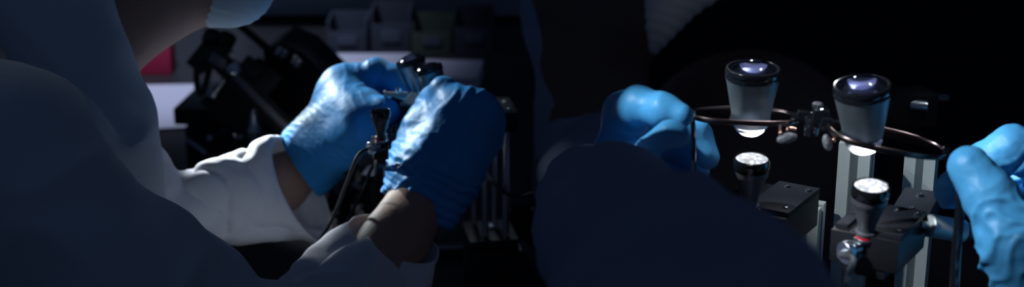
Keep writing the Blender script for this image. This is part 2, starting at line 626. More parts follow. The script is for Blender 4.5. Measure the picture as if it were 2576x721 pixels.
# near wrist and far wrist skin show between glove and sleeve: a lighter forearm on the near side comes from the lamp
coatA = sdf_obj('lab_coat', M['coat'], [
    [JP(100, -110, 0.985, 178), JP(190, 170, 0.965, 150), JP(225, 300, 0.96, 150), JP(255, 440, 0.95, 150), JP(300, 700, 0.95, 150)],
    [JP(30, 330, 0.84, 185), JP(330, 760, 0.85, 200)],
    [JP(40, 430, 0.9, 240), JP(200, 800, 0.93, 280)],
    [JP(375, 640, 0.86, 152), JP(480, 850, 0.86, 215)],
    [JP(500, 850, 0.86, 190), JP(760, 872, 0.92, 140), JP(900, 740, 0.97, 130)],
    [JP(250, 395, 1.03, 118), JP(400, 570, 1.05, 122), JP(530, 520, 1.075, 88)],
    [(hipA + np.array([0, 0, 0.18]), 0.11), (hipA, 0.13), (hipA + np.array([0, 0.0, -0.28]), 0.165)],
], 0.0040, bodyA, k=0.012, it=2, disp=coat_folds(11, 0.006), cut=[(P(150, -60, 0.99), V(-60, -200, 1.0)), (hipA + np.array([0, 0, -0.3]), -ZUP)])


def loft(name, rings, m, parent, disp, thick=0.0016, sub=10, n=96):
    """cloth tube through rings (centre, e1, e2); open at both ends"""
    rings = [[np.asarray(q, float) for q in r] for r in rings]
    N = len(rings)
    rows = []
    for i in range(N - 1):
        for q in range(sub + (1 if i == N - 2 else 0)):
            t = q / sub
            o = []
            for c in range(3):
                p0, p1, p2, p3 = [rings[min(max(k, 0), N - 1)][c] for k in (i - 1, i, i + 1, i + 2)]
                o.append(0.5 * ((2 * p1) + (-p0 + p2) * t + (2 * p0 - 5 * p1 + 4 * p2 - p3) * t * t + (-p0 + 3 * p1 - 3 * p2 + p3) * t ** 3))
            rows.append(o)
    a = np.linspace(0, 2 * math.pi, n, endpoint=False)
    v = np.concatenate([o[0] + np.cos(a)[:, None] * o[1] + np.sin(a)[:, None] * o[2] for o in rows])
    f = [(i * n + j, i * n + (j + 1) % n, (i + 1) * n + (j + 1) % n, (i + 1) * n + j) for i in range(len(rows) - 1) for j in range(n)]
    q = np.array(f)
    nn = vnormals(v, q)
    u = np.repeat(np.arange(len(rows)) / (len(rows) - 1), n)
    v = v + nn * disp(v, u)[:, None]
    o = obj(name, v, f, m, parent, None, 180)
    md = o.modifiers.new('thickness', 'SOLIDIFY')
    md.thickness = thick
    md.offset = 0
    return o


def sleeve_disp(seed, amp):
    def f(v, u):
        w = v + 0.012 * np.stack([vnoise(v / 0.03, seed + i) for i in range(3)], 1)
        a = vnoise(w / 0.021, seed + 4)
        b = vnoise(w / 0.010, seed + 6)
        fade = np.clip(u / 0.10, 0.15, 1)
        hem = 0.0009 * (np.exp(-((u - 0.045) / 0.006) ** 2) * -1.2 + np.exp(-(u / 0.03) ** 2))
        return fade * (amp * ((1 - np.abs(a)) ** 2.5 - 0.3) + amp * 0.35 * b) + hem
    return f


loft('sleeve', [
    (P(760, 476, 1.105), V(54, 134, 1.1, 0.002), V(40, 4, 1.1, 0.026)),
    (P(712, 480, 1.098), V(40, 126, 1.1, 0.002), V(30, 2, 1.1, 0.028)),
    (P(640, 492, 1.088), V(22, 116, 1.1), V(18, 0, 1.1, 0.028)),
    (P(560, 503, 1.075), V(10, 104, 1.1), V(8, 0, 1.1, 0.026)),
    (P(500, 510, 1.065), V(0, 84, 1.1), V(3, 0, 1.1, 0.023)),
    (P(440, 545, 1.055), V(0, 80, 1.1), V(3, 0, 1.1, 0.022)),
], M['coat'], coatA, sleeve_disp(21, 0.0042))
loft('sleeve', [
    (P(992, 600, 0.995), V(112, 46, 1.0, -0.004), V(18, -32, 1.0, 0.026)),
    (P(960, 650, 0.985), V(124, 62, 1.0, -0.004), V(18, -30, 1.0, 0.028)),
    (P(905, 730, 0.965), V(136, 84, 1.0), V(18, -22, 1.0, 0.030)),
    (P(820, 830, 0.93), V(130, 110, 1.0), V(10, -20, 1.0, 0.030)),
], M['coat'], coatA, sleeve_disp(33, 0.0040))

maskA = sdf_obj('face_mask', M['mask'], [
    [JP(500, -40, 1.03, 106), JP(582, -42, 1.03, 92)], [JP(582, -42, 1.03, 92), JP(640, -180, 1.03, 118), JP(700, -230, 1.03, 85)],
], 0.0022, bodyA, k=0.02, it=1, cut=[(P(513, 20, 1.03), V(-60, 6, 1.0))],
    disp=lambda v, n: 0.0003 * np.sin((v @ unit(V(20, -100, 1.0))) * 2 * math.pi / 0.0045))
sdf_obj('hair', M['hair'], [[JP(370, -360, 1.045, 345), JP(300, -400, 1.045, 345)]], 0.005, bodyA, k=0.02,
        cut=[(P(480, -330, 1.04), V(100, 40, 1.0))], disp=lambda v, n: 0.003 * vnoise(v / np.array([0.01, 0.01, 0.05]), 3))
sdf_obj('trousers', M['trousers'], [[(p, r + 0.014) for p, r in ch] for ch in (legs[0], legs[2])], 0.007, bodyA, k=0.03, disp=coat_folds(17, 0.004))
for ch in (legs[1], legs[3]):
    sdf_obj('shoe', M['rubber'], [[(p + np.array([0, 0, 0.006]), r + 0.006) for p, r in ch]], 0.005, bodyA, k=0.01, cut=[(np.array([0, 0, 0.001]), -ZUP)])

# --- far glove (left of the loupes)
ax1 = V(105, -175, 1.12)
w1 = P(772, 398, 1.13)


def disp_far(v, n):
    d = folds(v, P(745, 405, 1.13), ax1, 0.0046, 0.0004, -0.004, 0.042, 41)
    d = d + folds(v, P(880, 225, 1.13), V(90, -30, 1.1), 0.0085, 0.0006, 0.000, 0.024, 47, sharp=2.5)
    return d + 0.0001 * vnoise(v / 0.004, 43)


make_glove('glove', M['glove'],
           [[J(740, 430, 1.132, 22.5), J(775, 392, 1.132, 22), J(820, 330, 1.132, 20), J(872, 226, 1.13, 15)],
            [J(790, 385, 1.135, 18), J(888, 250, 1.155, 13.5)], [J(790, 385, 1.14, 16), J(880, 285, 1.175, 13)],
            [J(790, 390, 1.14, 16), J(868, 305, 1.19, 12)],
            [J(780, 410, 1.115, 19), J(845, 368, 1.098, 17.5), J(905, 318, 1.08, 13.5)], [J(872, 226, 1.13, 13.5), J(888, 250, 1.155, 13), J(880, 285, 1.175, 12.5), J(868, 305, 1.19, 12)],
            [J(755, 430, 1.12, 15), J(778, 446, 1.115, 8)], [J(800, 350, 1.108, 18), J(880, 280, 1.100, 14.5), J(930, 270, 1.094, 10.5)], [J(860, 240, 1.12, 14), J(900, 290, 1.090, 13)]],
           [[J(872, 226, 1.13, 14), J(948, 184, 1.122, 11), J(995, 198, 1.116, 9.6), J(1022, 228, 1.108, 8.4)],
            [J(888, 250, 1.160, 13), J(962, 205, 1.168, 10.5), J(1000, 240, 1.162, 9.4), J(1005, 275, 1.145, 8.4)],
            [J(880, 285, 1.175, 12.5), J(955, 272, 1.175, 10), J(975, 318, 1.165, 9), J(950, 338, 1.15, 8.2)],
            [J(868, 305, 1.19, 12), J(930, 320, 1.195, 9), J(945, 355, 1.185, 8), J(922, 368, 1.168, 7.5)],
            [J(845, 368, 1.098, 16), J(905, 318, 1.08, 13), J(962, 285, 1.078, 11), J(1004, 264, 1.088, 9)]],
           bodyA, P(752, 404, 1.132), V(-150, 96, 1.1), [J(650, 490, 1.13, 20.6), J(775, 392, 1.132, 20.2), J(800, 360, 1.132, 16)], disp_far, kp=0.018)

# --- near glove (in front of the rod stage)
ax2 = V(80, -146, 1.03)


def disp_near(v, n):
    d = folds(v, P(1040, 530, 1.03), ax2, 0.0068, 0.0017, 0.002, 0.040, 61, warp=0.5, sharp=1.0)
    d = d + folds(v, P(1165, 275, 1.06), V(-60, -40, 1.06), 0.008, 0.0012, -0.012, 0.012, 67, sharp=2.0)
    d = d + 0.0005 * (1 - np.abs(vnoise(v / 0.016, 71))) ** 5 * band((v - P(1100, 290, 1.04)) @ unit(ax2), 0, 0.022)
    return d + 0.0001 * vnoise(v / 0.004, 63)


make_glove('glove', M['glove'],
           [[J(1020, 560, 1.03, 25), J(1060, 490, 1.03, 24), J(1090, 430, 1.032, 23)],
            [J(1090, 430, 1.035, 22), J(1158, 288, 1.035, 14)], [J(1095, 430, 1.035, 21), J(1190, 288, 1.042, 14)],
            [J(1110, 440, 1.035, 20), J(1207, 303, 1.054, 13.5)], [J(1125, 450, 1.035, 19), J(1205, 345, 1.066, 13)],
            [J(1055, 470, 1.045, 19), J(1043, 410, 1.05, 17), J(1062, 335, 1.056, 13.5)],
            [J(1085, 520, 1.025, 19), J(1100, 545, 1.02, 12)],
            [J(1158, 288, 1.035, 13), J(1190, 288, 1.042, 13), J(1207, 303, 1.054, 12.5), J(1205, 345, 1.066, 12.5)],
            [J(1100, 350, 1.055, 15), J(1160, 350, 1.058, 16)], [J(1090, 300, 1.055, 12), J(1140, 290, 1.05, 13)]],
           [[J(1158, 288, 1.035, 13), J(1116, 230, 1.048, 9.8), J(1091, 248, 1.07, 9), J(1064, 280, 1.085, 8.2)],
            [J(1190, 288, 1.042, 13), J(1160, 262, 1.085, 10), J(1110, 292, 1.105, 9.2), J(1072, 304, 1.10, 8.2)],
            [J(1207, 303, 1.054, 12.5), J(1185, 305, 1.095, 9.6), J(1132, 335, 1.108, 8.8), J(1100, 342, 1.095, 8)],
            [J(1205, 345, 1.066, 12), J(1185, 358, 1.105, 8.8), J(1140, 380, 1.115, 8), J(1112, 380, 1.10, 7.4)],
            [J(1043, 410, 1.05, 16), J(1062, 335, 1.056, 13), J(1070, 290, 1.068, 10.4), J(1070, 266, 1.083, 8.6)]],
           bodyA, P(1040, 528, 1.03), V(-76, 140, 1.0), [J(985, 610, 1.01, 25), J(1045, 520, 1.03, 23), J(1085, 450, 1.03, 18)], disp_near, kp=0.014)

# ================================================================ person at the centre (lamp heads)
PB = np.array([0.12, 1.36, 0.0])
hipB = np.array([0.22, 1.37, 0.93])
neckB = [JP(1520, 420, 1.33, 170), JP(1480, 150, 1.31, 128), JP(1520, -60, 1.31, 150)]
headB = [JP(1520, -60, 1.31, 160), JP(1560, -330, 1.31, 255), JP(1500, -380, 1.31, 270)]
jawB = [JP(1560, -40, 1.30, 190), JP(1760, -110, 1.29, 95)]
torB = [JP(1530, 460, 1.34, 150), JP(1660, 700, 1.36, 230), (hipB + np.array([0, 0, 0.05]), 0.11), (hipB, 0.10)]
armNB = [JP(1500, 490, 1.20, 95), JP(1890, 1250, 0.385, 330), JP(1600, 660, 0.56, 120), JP(1545, 590, 0.675, 86), JP(1562, 470, 0.716, 70), JP(1571, 425, 0.726, 50)]
armFB = [JP(1700, 560, 1.42, 130), JP(2350, 690, 1.2, 110), JP(2900, 960, 0.92, 120), JP(2735, 850, 0.74, 110), JP(2700, 760, 0.71, 90)]
legsB = []
for sx in (-0.07, 0.08):
    legsB.append([(hipB + np.array([sx, 0.0, 0]), 0.085), (np.array([hipB[0] + sx, 1.38, 0.48]), 0.058), (np.array([hipB[0] + sx, 1.40, 0.07]), 0.040)])
    legsB.append([(np.array([hipB[0] + sx, 1.40, 0.045]), 0.042), (np.array([hipB[0] + sx + 0.08, 1.28, 0.036]), 0.034)])
bodyB = sdf_obj('person', M['skin_deep'], [neckB, headB, jawB, torB, armNB, armFB,
                [JP(1520, 460, 1.34, 120), JP(1505, 490, 1.20, 95)], [JP(1560, 450, 1.36, 150), JP(1700, 560, 1.42, 130)],
                [JP(1790, -300, 1.28, 40), JP(1880, -220, 1.28, 36)]] + legsB, 0.006, k=0.03, it=3, origin=PB)
set_props(bodyB, 'person in a lab coat darkened in colour, holding loupes above the lit lamp heads', 'person')
coatB = sdf_obj('lab_coat', M['coat_darkened'], [
    [JP(1440, 30, 1.32, 125), JP(1478, 230, 1.32, 132), JP(1520, 460, 1.34, 175), JP(1670, 720, 1.35, 240)],
    [(hipB + np.array([0, 0, 0.2]), 0.135), (hipB + np.array([0, 0, -0.25]), 0.15)],
    [JP(1500, 470, 1.22, 130), JP(1690, 860, 0.78, 210), JP(1900, 1260, 0.38, 480), JP(1735, 830, 0.47, 335), JP(1600, 640, 0.56, 230), JP(1515, 520, 0.665, 162)],
    [JP(1690, 540, 1.41, 160), JP(2350, 700, 1.2, 140), JP(2900, 970, 0.92, 160), JP(2770, 900, 0.77, 150)],
    [JP(1530, 430, 1.34, 160), JP(1500, 460, 1.22, 150)], [JP(1560, 440, 1.36, 160), JP(1690, 540, 1.41, 160)],
], 0.005, bodyB, k=0.015, it=2, disp=coat_folds(51, 0.005),
    cut=[(P(1485, 150, 1.30), V(190, -170, 1.0)), (hipB + np.array([0, 0, -0.32]), -ZUP)])
sdf_obj('face_mask', M['mask_grey'], [[JP(1585, -50, 1.30, 200), JP(1765, -112, 1.29, 106)], [JP(1765, -112, 1.29, 106), JP(1830, -220, 1.28, 70)]],
        0.0035, bodyB, k=0.02, it=1, cut=[(P(1610, 60, 1.30), V(-80, 10, 1.0))],
        disp=lambda v, n: 0.0008 * np.sin((v @ unit(V(20, -100, 1.0))) * 2 * math.pi / 0.008))
sdf_obj('hair', M['hair'], [[JP(1550, -340, 1.315, 285), JP(1490, -370, 1.315, 285)]], 0.006, bodyB, k=0.02,
        cut=[(P(1620, -330, 1.31), V(100, 40, 1.0))], disp=lambda v, n: 0.003 * vnoise(v / np.array([0.01, 0.01, 0.05]), 4))
sdf_obj('trousers', M['trousers'], [[(p, r + 0.014) for p, r in ch] for ch in (legsB[0], legsB[2])], 0.008, bodyB, k=0.03, disp=coat_folds(57, 0.004))
for ch in (legsB[1], legsB[3]):
    sdf_obj('shoe', M['rubber'], [[(p + np.array([0, 0, 0.006]), r + 0.006) for p, r in ch]], 0.006, bodyB, k=0.01, cut=[(np.array([0, 0, 0.001]), -ZUP)])


def disp_b1(v, n):
    d = folds(v, P(1590, 262, 0.705), V(60, 12, 0.7), 0.0085, 0.0004, -0.008, 0.020, 81)
    return d + 0.0001 * vnoise(v / 0.004, 83)


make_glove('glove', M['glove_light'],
           [[J(1560, 490, 0.715, 17), J(1572, 410, 0.725, 15)], [J(1572, 400, 0.728, 13), J(1578, 288, 0.728, 9.5)],
            [J(1572, 400, 0.738, 12), J(1590, 325, 0.745, 9.5)], [J(1572, 410, 0.742, 12), J(1592, 362, 0.755, 9.5)],
            [J(1572, 420, 0.742, 11), J(1590, 395, 0.755, 8.5)], [J(1580, 450, 0.71, 13), J(1600, 450, 0.685, 11.5)]],
           [[J(1572, 284, 0.728, 10), J(1606, 266, 0.705, 9.0), J(1668, 276, 0.695, 7.6), J(1714, 291, 0.69, 5.6)],
            [J(1585, 320, 0.745, 9.5), J(1680, 325, 0.735, 8.0), J(1755, 340, 0.735, 6.8), J(1779, 395, 0.73, 6)],
            [J(1585, 360, 0.755, 9), J(1670, 360, 0.76, 7.6), J(1735, 385, 0.755, 6.5), J(1755, 430, 0.75, 6)],
            [J(1580, 395, 0.755, 8.5), J(1650, 405, 0.765, 7), J(1700, 430, 0.765, 6.2), J(1705, 460, 0.76, 5.8)],
            [J(1595, 450, 0.685, 11.5), J(1632, 408, 0.665, 10.0), J(1688, 348, 0.662, 8.2)]],
           bodyB, P(1559, 492, 0.714), V(-12, 90, 0.8, -0.01), [J(1550, 570, 0.69, 15.5), J(1566, 460, 0.718, 14.5), J(1571, 430, 0.724, 11)], disp_b1, h=0.0011)


def disp_b2(v, n):
    c = (v - P(2440, 420, 0.66)) @ unit(V(60, 90, 0.66))
    d = folds(v, P(2440, 420, 0.66), V(60, 90, 0.66), 0.0095, 0.0021, 0.016, 0.075, 91, warp=1.5, sharp=2.6)
    d = d + 0.0016 * (1 - np.abs(vnoise(v / 0.012, 97))) ** 6 * (c > 0.012) * np.clip((c - 0.012) / 0.01, 0, 1)
    return d + 0.00025 * vnoise(v / 0.003, 93)


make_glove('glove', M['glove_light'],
           [[J(2800, 950, 0.77, 24), J(2725, 830, 0.715, 23), J(2700, 760, 0.70, 24)], [J(2700, 760, 0.70, 22), J(2690, 440, 0.705, 12)],
            [J(2710, 760, 0.71, 21), J(2700, 480, 0.725, 12.5)], [J(2730, 760, 0.72, 20), J(2715, 530, 0.74, 12)],
            [J(2740, 770, 0.73, 19), J(2720, 590, 0.745, 11.5)], [J(2700, 790, 0.68, 21), J(2622, 730, 0.655, 17.5), J(2562, 622, 0.652, 14)],
            [J(2690, 440, 0.705, 12), J(2700, 480, 0.725, 12), J(2715, 530, 0.74, 12), J(2720, 590, 0.745, 11)]],
           [[J(2690, 440, 0.705, 12), J(2546, 368, 0.702, 9.6), J(2470, 412, 0.708, 9.0), J(2397, 480, 0.702, 8.6)],
            [J(2700, 480, 0.725, 12), J(2590, 410, 0.735, 9.8), J(2535, 480, 0.742, 9), J(2500, 545, 0.728, 8.4)],
            [J(2715, 530, 0.74, 11.5), J(2630, 480, 0.757, 9.4), J(2590, 560, 0.76, 8.6), J(2565, 620, 0.742, 8)],
            [J(2720, 590, 0.745, 11), J(2650, 560, 0.765, 8.6), J(2620, 630, 0.765, 8), J(2602, 680, 0.748, 7.4)],
            [J(2622, 730, 0.655, 16.5), J(2562, 622, 0.652, 14), J(2492, 495, 0.656, 11.4), J(2438, 419, 0.66, 9.2)]],
           bodyB, P(2770, 900, 0.74), V(60, 90, 0.75, 0.045), [J(2850, 1030, 0.82, 23), J(2740, 850, 0.725, 21.4), J(2710, 780, 0.705, 17)], disp_b2, h=0.0010)
# ================================================================ hard-surface things
def axis_img(lean, toward):
    """upward axis: leans right by lean degrees in the picture plane, its top tipped towards the viewer by toward"""
    l = math.radians(lean)
    c = math.sqrt(1 - toward * toward)
    return unit(c * (math.sin(l) * RT + math.cos(l) * UP) - toward * FW)


def perp_frame(a, hint):
    e1 = unit(np.asarray(hint) - a * np.dot(hint, a))
    return e1, np.cross(a, e1), a


def arc(r0, z0, r1, z1, n=6):
    return [(r0 + (r1 - r0) * math.sin(math.pi / 2 * i / n), z0 + (z1 - z0) * (1 - math.cos(math.pi / 2 * i / n))) for i in range(n + 1)]


def make_barrel(parent, base, axis, s, body_mat, zs=1.0):
    """telescope barrel of a loupe: cone housing, black bezel, domed objective, glowing eyepiece at the narrow end"""
    mm = 0.001 * s
    L = lambda pr: [(r * mm, z * mm * zs if z < 16.6 else (16.6 * zs + z - 16.6) * mm) for r, z in pr]
    h = MB().lathe(base, axis, L([(7.2, 1.6), (8.4, 1.6), (8.55, 1.9), (9.1, 4.0), (11.9, 16.6), (12.2, 17.8), (12.3, 18.6), (11.2, 18.7), (7.4, 3.0), (7.2, 1.6)]), 72).build('barrel', body_mat, parent)
    MB().lathe(base, axis, L([(11.0, 18.5), (12.45, 18.5), (12.75, 18.8), (12.8, 20.3), (12.72, 20.45), (12.8, 20.6), (12.7, 22.9), (12.3, 23.5), (11.5, 23.6), (11.1, 23.0), (11.0, 18.5)]), 72).build('bezel', M['gloss_black'], h)
    cell = MB()
    cell.lathe(base, axis, L([(0.0, 20.9), (4.6, 20.6), (4.9, 21.2), (5.6, 21.2), (5.8, 20.9), (8.2, 21.2), (8.4, 21.7), (9.2, 21.7), (9.4, 21.5), (11.0, 22.2), (11.0, 18.8), (0.0, 18.8)]), 72)
    cell.build('lens_cell', M['cell'], h)
    R = 17.0
    dome = [(11.35 * math.sin(t) / math.sin(0.74) if False else R * math.sin(t), 22.8 - R * math.cos(0.728) + R * math.cos(t)) for t in [0.728 * i / 12 for i in range(12, -1, -1)]]
    MB().lathe(base, axis, L([(0.0, 22.7), (R * math.sin(0.728), 22.7)] + dome[0:12] + [(0.0, dome[12][1])]), 72).build('objective_lens', M['objective'], h, smooth=40)
    ey = [(8.3, 1.6), (8.3, -0.6), (8.0, -1.2), (7.2, -1.6)] + [(7.2 * math.cos(t), -1.6 - 3.6 * math.sin(t)) for t in [math.pi / 2 * i / 8 for i in range(1, 8)]] + [(0.0, -5.2)]
    MB().lathe(base, axis, L([(0.0, 1.5), (8.3, 1.6)] + ey[1:]), 72).build('eyepiece', M['eyepiece'], h, smooth=50)
    MB().lathe(base, axis, L([(8.35, 1.5), (8.75, 1.55), (8.8, 2.1), (8.4, 2.2)]), 72).build('ring', M['chrome'], h)
    return h


def lens_outline(hl, hd, n=64, p=2.5, taper=0.16):
    o = []
    for i in range(n):
        t = 2 * math.pi * i / n
        x = math.copysign(abs(math.cos(t)) ** (2 / p), math.cos(t)) * hl
        y = math.copysign(abs(math.sin(t)) ** (2 / p), math.sin(t)) * hd
        o.append((x, y * (1 - taper * x / hl)))
    return o


def make_rim(parent, c, e1, e2, hl, hd, taper, rim_mat, r=0.0013):
    n = unit(np.cross(e1, e2))
    o = lens_outline(hl, hd, 48, 2.5, taper)
    pts = [c + e1 * x + e2 * y for x, y in o]
    MB().tube(pts, [(r * 1.35, r * 0.8)] * len(pts), n=10, res=2, closed=True, flat=n).build('rim', rim_mat, parent)
    o2 = lens_outline(hl - r * 0.4, hd - r * 0.4, 96, 2.5, taper)
    MB().prism(o2, c, (e1, e2, n), 0.0006).build('spectacle_lens', M['spectacle'], parent)


# ---- loupe glasses held at the right
LB = P(2060, 320, 0.70)
lg = thing('loupe_glasses', LB, 'loupe glasses with two bright silver barrels held up above the lit lamp heads', 'loupes')
make_barrel(lg, P(2172, 352, 0.69), axis_img(-7.0, 0.40), 1.0, M['barrel'], 1.2)
make_barrel(lg, P(1888, 308, 0.72), axis_img(-0.5, 0.36), 1.0, M['barrel'], 1.2)
cr, cl_ = P(2231, 352, 0.69), P(1869, 291, 0.715)
r1 = unit(V(293, 56, 0.7, 0.004))
r2 = unit(math.cos(math.radians(17)) * FW + math.sin(math.radians(17)) * UP)
r2 = unit(r2 - r1 * np.dot(r1, r2))
make_rim(lg, cr, r1, r2, 0.0262, 0.0185, 0.10, M['bronze'], 0.0010)
l1 = unit(V(268, 4, 0.7, 0.006))
l2 = unit(math.cos(math.radians(12)) * FW + math.sin(math.radians(12)) * UP)
l2 = unit(l2 - l1 * np.dot(l1, l2))
make_rim(lg, cl_, -l1, -l2, 0.0246, 0.0175, 0.10, M['bronze'], 0.0010)
# bridge and mounting block
bf = perp_frame(axis_img(6, 0.30), unit(V(80, 18, 0.7)))
br = MB()
br.box(P(2026, 292, 0.705), bf, V(22, 0, 0.705)[0] * np.array([1, 0.7, 0.62]), 0.0012)
br.box(P(2062, 294, 0.700), bf, np.array([0.0036, 0.0046, 0.0042]), 0.0010)
br.lathe(P(2042, 318, 0.70), bf[2], [(0.003, -0.004), (0.0034, -0.003), (0.0034, 0.003), (0.003, 0.004)], 20)
br.box(P(2078, 310, 0.697), bf, np.array([0.0026, 0.0030, 0.0030]), 0.0008)
br.tube([P(1996, 292, 0.71), P(2040, 300, 0.702), P(2092, 318, 0.695)], 0.0019, n=10)
bridge = br.build('bridge', M['gloss_black'], lg)
kb = MB()
kb.lathe(P(2055, 280, 0.70), axis_img(4, 0.3), [(0.0013, 0), (0.0013, 0.0016), (0.0022, 0.0018), (0.0025, 0.0024), (0.0025, 0.0036), (0.0018, 0.0042), (0.0, 0.0043)], 24, knurl=12, kd=0.0001)
kb.build('knob', M['gun'], bridge)
kb = MB().lathe(P(2066, 283, 0.698), axis_img(20, 0.6), [(0.0008, 0), (0.0014, 0.0008), (0.0014, 0.002), (0.0, 0.0024)], 20)
kb.build('knob', M['chrome'], bridge)
for (px, py, rx, ry, lean, wire) in ((1980, 347, 27, 14, -12, [(1962, 316), (1963, 334), (1970, 342)]), (2081, 358, 12, 22, -14, [(2097, 336), (2098, 352), (2090, 360)])):
    d = 0.690
    e1 = unit(V(math.cos(math.radians(lean)), math.sin(math.radians(lean)), d))
    e2 = unit(V(-math.sin(math.radians(lean)), math.cos(math.radians(lean)), d))
    np_ = MB().ball(P(px, py, d), (e1, e2, FW), (rx * d / F_PX, ry * d / F_PX, 0.0022), 24).build('nose_pad', M['silicone'], lg)
    MB().tube([P(x, y, d - 0.002 + 0.003 * i) for i, (x, y) in enumerate(wire)] + [P(px, py, d)], 0.0006, n=8).build('wire', M['copper'], np_)
    MB().ball(P(wire[1][0], wire[1][1], d - 0.001), (RT, UP, FW), (0.0010, 0.0010, 0.0010), 14).build('screw', M['copper'], np_)
MB().tube([P(2003, 325, 0.69), P(1984, 322, 0.69), P(1980, 332, 0.69)], 0.0007, n=8).build('wire', M['copper'], lg)
# end pieces and temples (the glasses lie lens-up, temples hang down)
MB().ball(P(1735, 284, 0.690), (RT, UP, FW), (0.0028, 0.0022, 0.0022), 18).build('hinge', M['chrome'], lg)
t1 = MB().tube([P(1738, 286, 0.702), P(1744, 320, 0.703), P(1745, 430, 0.704), P(1738, 520, 0.706)], [(0.0011, 0.0020)] * 4, n=10, flat=RT)
t1.build('temple', M['gloss_black'], lg)
MB().box(P(2378, 384, 0.688), (unit(V(1, 0.3, 0.7)), unit(V(-0.3, 1, 0.7)), FW), (0.0016, 0.0028, 0.0016), 0.0005).build('hinge', M['bronze'], lg)
t2 = MB().tube([P(2376, 384, 0.688), P(2398, 400, 0.686), P(2416, 440, 0.683), P(2414, 540, 0.680), P(2405, 640, 0.678), P(2396, 800, 0.675)], [(0.0016, 0.0010)] + [(0.0022, 0.0010)] * 5, n=10, flat=RT)
t2.build('temple', M['gloss_black'], lg)

# ---- loupe glasses held at the left
LA = P(1030, 240, 1.10)
la = thing('loupe_glasses', LA, 'loupe glasses with two dark barrels held above the rod stage', 'loupes')
make_barrel(la, P(1060, 236, 1.10), axis_img(-18, 0.18), 0.83, M['gun'], 1.5)
make_barrel(la, P(1104, 258, 1.085), axis_img(-18, 0.16), 0.83, M['gun'], 1.5)
f1 = unit(V(60, 16, 1.1, -0.01))
f2 = unit(math.cos(math.radians(14)) * FW + math.sin(math.radians(14)) * UP)
f2 = unit(f2 - f1 * np.dot(f1, f2))
make_rim(la, P(1090, 272, 1.088), f1, f2, 0.018, 0.012, 0.1, M['chrome'], 0.0012)
make_rim(la, P(1048, 246, 1.11), f1, f2, 0.016, 0.012, 0.1, M['chrome'], 0.0012)
fr = MB()
fr.prism([(-0.007, -0.006), (0.002, -0.0065), (0.009, -0.011), (0.011, -0.004), (0.006, 0.004), (0.000, 0.006), (-0.003, 0.001)][::1], P(1033, 248, 1.078), (RT, unit(UP + 0.9 * FW), unit(0.9 * UP - FW)), 0.0012)
fr.tube([P(1008, 248, 1.085), P(1024, 250, 1.083), P(1040, 262, 1.08), P(1046, 280, 1.08)], 0.0013, n=8)
fr.build('bridge', M['alu'], la)
tb = MB().lathe(P(965, 236, 1.075), unit(V(50, 2, 1.08)), [(0.0016, 0), (0.0022, 0), (0.0024, 0.0006), (0.0024, 0.0016), (0.0017, 0.002), (0.0017, 0.013), (0.0021, 0.0132), (0.0021, 0.0165), (0.0, 0.0166)], 24)
tb.build('hinge_pin', M['alu'], la)
MB().lathe(P(1003, 230, 1.074), axis_img(5, 0.3), [(0.0012, -0.003), (0.0012, 0), (0.0021, 0.0003), (0.0021, 0.0024), (0.0, 0.003)], 20).build('knob', M['chrome'], la)
MB().box(P(1008, 263, 1.079), (unit(V(50, 16, 1)), unit(V(-16, 50, 1)), FW), (0.0078, 0.0036, 0.004), 0.0007).build('hinge_block', M['black'], la)
MB().tube([P(1022, 262, 1.10), P(1040, 300, 1.10), P(1042, 370, 1.10)], [(0.0018, 0.001)] * 3, n=8, flat=RT).build('temple', M['gloss_black'], la)


